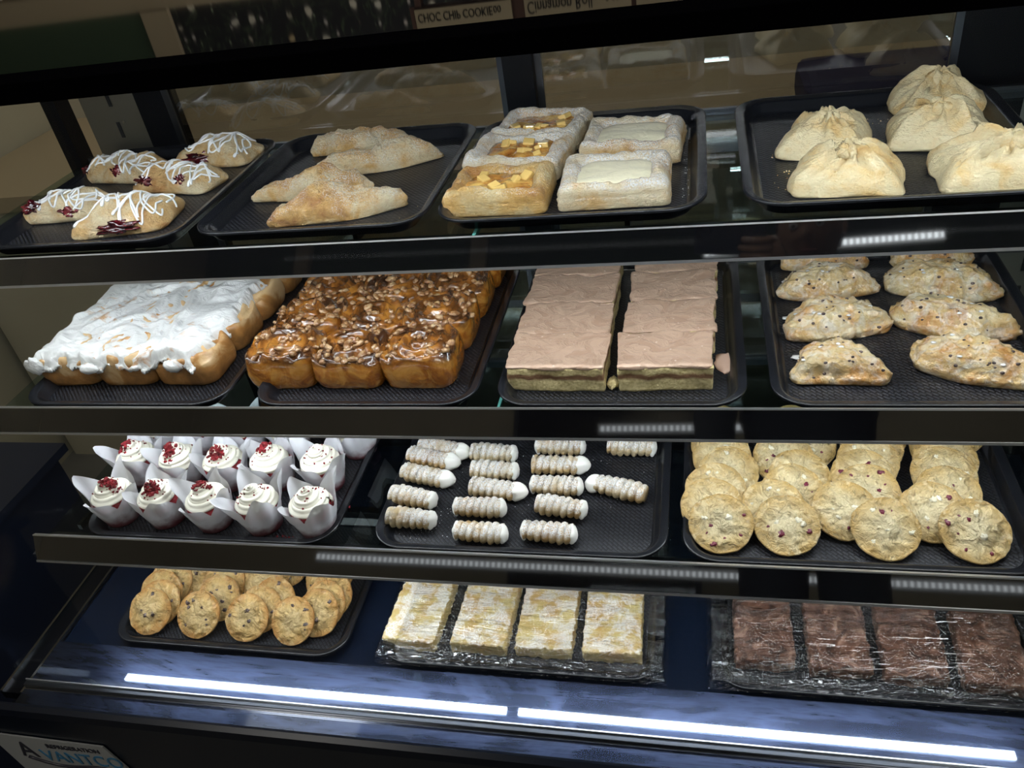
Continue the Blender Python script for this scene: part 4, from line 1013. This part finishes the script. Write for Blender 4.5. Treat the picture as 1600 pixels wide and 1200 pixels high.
# price signs standing on top of the case
ps = thing('price_rail', 'wooden rail with handwritten price cards standing on top of the case', 'price rail')
box('rail', -.352, .32, 1.05, 1.062, Z(-.0985), Z(-.062), 'wood_brown', ps)
for lx in (-.34, .30): box('foot', lx-.004, lx+.004, 1.05, 1.062, Z(-.1455), Z(-.0986), 'wood_brown', ps)
def price_card(x0, x1, txts):
    c = box('price_card', x0, x1, 1.046, 1.0495, Z(-.096), Z(-.066), 'tag_card', ps)
    for s, x, size, sx in txts:
        text_obj('lettering', s, size, 'ink_black', c, Matrix.Translation((x, 1.0455, Z(-.091))) @ Matrix.Rotation(pi/2, 4, 'X'), sx=sx)
price_card(-.345, -.222, [('CHOC CHIP COOKIE', -.342, .0145, .70), ('1.00', -.252, .011, .9)])
price_card(-.206, -.078, [('Cinnamon Roll', -.203, .020, .66), ('3.00', -.108, .012, .8)])
price_card(-.072, .08, [('CHEESECAKE BAR', -.068, .013, .85)])
# customer side: what the glossy strips mirror
st(box('trim_2', -3.3, 2.9, -2.999, -2.95, Z(.42), Z(.50), 'beige_trim'))
gw = box('green_panel', -3.29, 2.89, -2.995, -2.955, Z(.501), Z(1.5), 'green_wall'); tag(gw, 'dark green upper wall across the customer side', 'panel')
for x, lab in ((-2.55, 'pale post on the green wall at the far left'), (-1.35, 'pale post on the green wall near its middle')):
    o = box('wall_post', x-.05, x+.05, -2.95, -2.90, Z(.5), Z(1.5), 'beige_trim'); tag(o, lab, 'post')
dc = thing('drinks_cooler', 'dark cooler against the far wall facing the case', 'cooler'); box('body', -1.0, 0.0, -2.94, -2.55, 0, Z(.25), 'dark_cabinet', dc); box('door', -.97, -.03, -2.549, -2.53, Z(-1.2), Z(.22), 'black_gloss', dc)
def led_strip(p0, p1, lab, mat='strip_lamp_dim'):
    p0 = Vector(p0); p1 = Vector(p1); L = (p1-p0).length; c = (p0+p1)/2
    T = thing('strip_light', lab, 'strip light', (c.x, c.y, Z(c.z)), atan2(p1.y-p0.y, p1.x-p0.x), 'strip lights on the customer side')
    box('housing', -L/2-.01, L/2+.01, -.03, -.001, -.03, .03, 'lamp_housing', T); box('tube', -L/2, L/2, 0, .012, -.013, .013, mat, T)
led_strip((.02, -2.56, 1.09), (1.17, -2.45, 1.11), 'strip light hung highest on the customer side', 'strip_lamp')
led_strip((-.52, -2.50, .05), (.75, -2.40, .13), 'strip light at head height on the customer side')
led_strip((-2.05, -2.46, -.66), (1.9, -2.46, -.66), 'long strip light nearest the floor on the customer side')

# ------------------------------------------------------------------ the customer taking the picture (mirrored in the price strips)
def skinned(name, joints, edges, mat, parent=None, root=0, sub=2):
    me = bpy.data.meshes.new(name); me.from_pydata([j[:3] for j in joints], edges, []); me.update(); me.materials.append(MATS[mat])
    o = bpy.data.objects.new(name, me); COL.objects.link(o)
    if parent: o.parent = parent
    m = o.modifiers.new('skin', 'SKIN')
    if not me.skin_vertices: me.attributes.new('skin', 'FLOAT', 'POINT')
    for i, j in enumerate(joints):
        sv = me.skin_vertices[0].data[i]; sv.radius = (j[3], j[4] if len(j) > 4 else j[3]); sv.use_root = (i == root)
    m.use_smooth_shade = True; d = o.modifiers.new('sub', 'SUBSURF'); d.levels = sub; d.render_levels = sub
    return o
pc = Vector((0, 0, ZC))+RT*.058-UP*.022-FW*.012
ph = thing('phone', 'dark blue phone with three lenses held level by the customer', 'phone', pc)
ph.rotation_euler = Matrix(((RT.x, UP.x, FW.x), (RT.y, UP.y, FW.y), (RT.z, UP.z, FW.z))).to_euler() if False else Matrix(((RT.x, UP.x, -FW.x), (RT.y, UP.y, -FW.y), (RT.z, UP.z, -FW.z))).to_euler()
box('phone_body', -.073, .073, -.0355, .0355, -.0015, .0065, 'phone_blue', ph, .002)
cbp = box('camera_bump', -.071, -.036, -.001, .034, -.0032, -.0016, 'phone_blue', ph)
for lx, ly in ((-.062, .024), (-.062, .007), (-.045, .0155)):
    V = [Vector((lx+.0065*cos(2*pi*k/20), ly+.0065*sin(2*pi*k/20), z)) for z in (-.0045, -.0033) for k in range(20)]
    mesh_obj('lens', V, [tuple(range(19, -1, -1))]+[(k, (k+1) % 20, 20+(k+1) % 20, 20+k) for k in range(20)], 'lens_black', cbp)
HX, HY = .27, -.40
pe = thing('person', 'customer in dark clothes leaning slightly forward, holding up a phone in landscape', 'person', (HX, HY-.05, 0))
pb0 = Vector((HX, HY-.05, 0))
def L_(x, y, z, *r): return (x-pb0.x, y-pb0.y, z)+r
hand = pc+RT*.080-UP*.030-FW*.012
J = [L_(HX, HY-.06, .96, .15, .10), L_(HX, HY-.08, 1.18, .14, .10), L_(HX, HY-.07, 1.38, .16, .10), L_(HX, HY-.04, 1.50, .055), L_(HX, HY-.01, 1.60, .055),
     L_(HX+.19, HY-.07, 1.42, .052), L_(HX+.20, HY+.06, 1.20, .043), L_(hand.x+.03, hand.y-.05, hand.z-.035, .026), L_(hand.x+.012, hand.y-.01, hand.z-.008, .028, .018),
     L_(HX-.19, HY-.07, 1.42, .052), L_(HX-.24, HY-.06, 1.14, .043), L_(HX-.22, HY+.06, .94, .027), L_(HX-.21, HY+.10, .88, .030, .016),
     L_(HX+.09, HY-.06, .90, .088), L_(HX+.10, HY-.03, .50, .058), L_(HX+.10, HY-.07, .09, .038), L_(HX+.11, HY+.08, .04, .035),
     L_(HX-.09, HY-.06, .90, .088), L_(HX-.10, HY-.04, .50, .058), L_(HX-.10, HY-.08, .09, .038), L_(HX-.11, HY+.07, .04, .035)]
E_ = [(0, 1), (1, 2), (2, 3), (3, 4), (2, 5), (5, 6), (6, 7), (7, 8), (2, 9), (9, 10), (10, 11), (11, 12), (0, 13), (13, 14), (14, 15), (15, 16), (0, 17), (17, 18), (18, 19), (19, 20)]
k = len(J)
for fi, (du, ln_) in enumerate(((.026, .060), (.009, .068), (-.008, .064), (-.024, .050))):     # four fingers wrap the far face of the phone
    r0 = hand+UP*(du)+RT*.006-FW*.004; j1 = r0-RT*.012+FW*.016; j2 = j1-RT*ln_*.45+FW*.002; j3 = j2-RT*ln_*.40-FW*.001+UP*.002
    for q, rr in ((r0, .0095), (j1, .0090), (j2, .0083), (j3, .0070)): J.append(L_(q.x, q.y, q.z, rr))
    E_ += [(8, k), (k, k+1), (k+1, k+2), (k+2, k+3)]; k += 4
for q, rr in ((hand-UP*.020-FW*.016, .0110), (hand-RT*.020-UP*.018-FW*.022, .0100), (hand-RT*.045-UP*.010-FW*.018, .0088)): J.append(L_(q.x, q.y, q.z, rr))
E_ += [(8, k), (k, k+1), (k+1, k+2)]; k += 3
hl = Vector((HX-.21, HY+.10, .88))
for fi in range(5):                                          # relaxed left hand
    off = Vector((0, .024-.016*fi, 0)) if fi < 4 else Vector((.012, .030, .02)); l = (.040, .046, .043, .034, .030)[fi]
    a_ = hl+off+Vector((0, 0, -.02)); b_ = a_+Vector((.004, .008 if fi == 4 else .002, -l)); c_ = b_+Vector((.012, .002, -l*.7))
    for q, rr in ((a_, .0095), (b_, .0088), (c_, .0074)): J.append(L_(q.x, q.y, q.z, rr))
    E_ += [(12, k), (k, k+1), (k+1, k+2)]; k += 3
skinned('body', J, E_, 'skin', pe)
up_ = lambda v, r: (v[0], v[1], v[2])+r
fore = Vector(J[6][:3]).lerp(Vector(J[7][:3]), .85); foreL = Vector(J[10][:3]).lerp(Vector(J[11][:3]), .85)
hip = (J[0][0], J[0][1])
top_j = [hip+(1.06, .168, .125), hip+(.90, .172, .130), up_(J[1], (.160, .125)), up_(J[2], (.178, .120)), up_(J[3], (.080, .080)), (J[3][0], J[3][1]+.01, J[3][2]+.035, .066, .066),
         up_(J[5], (.074, .074)), up_(J[6], (.060, .060)), tuple(fore)+(.042, .042), up_(J[9], (.074, .074)), up_(J[10], (.060, .060)), tuple(foreL)+(.042, .042)]
skinned('jacket', top_j, [(0, 1), (0, 2), (2, 3), (3, 4), (4, 5), (3, 6), (6, 7), (7, 8), (3, 9), (9, 10), (10, 11)], 'dark_cloth', pe)
leg_j = [hip+(.95, .150, .112)]+[up_(J[i], (r, r)) for i, r in ((13, .108), (14, .078), (15, .060), (17, .108), (18, .078), (19, .060))]
skinned('trousers', leg_j, [(0, 1), (1, 2), (2, 3), (0, 4), (4, 5), (5, 6)], 'trouser_cloth', pe)
for i in (16, 20):
    a_, b_ = (J[i-1], J[i]); skinned('shoe', [(a_[0], a_[1]-.02, .055, .048, .048), (a_[0], a_[1]+.05, .050, .046, .040), (b_[0], b_[1]+.03, .036, .042, .030)], [(0, 1), (1, 2)], 'hair_brown', pe)
def head_mesh():
    V = []; F = []; nu, nv = 56, 44
    g = lambda x, m, s_: math.exp(-((x-m)/s_)**2)
    for j in range(nv+1):
        th = pi*j/nv; z = cos(th)
        for i in range(nu):
            ph_ = 2*pi*i/nu; x, y = sin(th)*cos(ph_), sin(th)*sin(ph_)        # +y is the face
            wx = .076*(1-.30*max(0, -z-.15)); wy = .096*(1-.22*max(0, -z-.2)); p = Vector((x*wx, y*wy, z*.118))
            if y > 0:
                f = y
                p.y += .024*f*g(x, 0, .13)*g(z, -.16, .13)+.010*f*g(x, 0, .10)*g(z, .02, .16)        # nose and bridge
                p.y -= .010*f*(g(x, .36, .17)+g(x, -.36, .17))*g(z, .06, .11)                       # eye sockets
                p.y += .007*f*g(x, 0, .30)*(g(z, -.44, .05)+g(z, -.53, .05))-.005*f*g(x, 0, .26)*g(z, -.485, .025)
                p.y += .012*f*g(x, 0, .35)*g(z, -.80, .14)+.006*f*g(z, .24, .09)*g(x, 0, .5)
            V.append(p)
    for j in range(nv):
        for i in range(nu): F.append((j*nu+i, (j+1)*nu+i, (j+1)*nu+(i+1) % nu, j*nu+(i+1) % nu))
    return V, F
V, F = head_mesh(); hc = Vector(L_(HX, HY+.02, ZC+.175)); Rm = Matrix.Rotation(radians(14), 3, 'Z') @ Matrix.Rotation(radians(-24), 3, 'X')
tr = lambda v: hc+Rm @ Vector(v)
hd = mesh_obj('head', [tr(v) for v in V], F, 'skin', pe)
for sx_ in (-1, 1):
    c = tr((sx_*.030, .083, .007)); blob('eye', c, (.0115, .0115, .0105), 'sclera', hd, 1, 0, 16, 12)
    c = tr((sx_*.030, .0925, .006)); blob('iris', c, (.0045, .0035, .0045), 'hair_brown', hd, 1, 0, 12, 8)
    c = tr((sx_*.077, -.005, -.005)); blob('ear', c, (.008, .018, .030), 'skin', hd, 2, .2, 14, 10)
    c = tr((sx_*.030, .094, .024)); blob('eyebrow', c, (.015, .003, .003), 'hair_brown', hd, 2, .1, 12, 8)
blob('mouth', tr((0, .095, -.056)), (.022, .004, .005), 'lips', hd, 2, .1, 16, 8)
HV = []; keep = []
for v in V:
    up = v.z > .045 or (v.y < .015 and v.z > -.06)
    HV.append(tr((v.x*1.09, v.y*1.07-.002, v.z*1.07+.002))); keep.append(up)
mesh_obj('hair', HV, [f for f in F if all(keep[i] for i in f)], 'hair_brown', pe).modifiers.new('thick', 'SOLIDIFY').thickness = .008
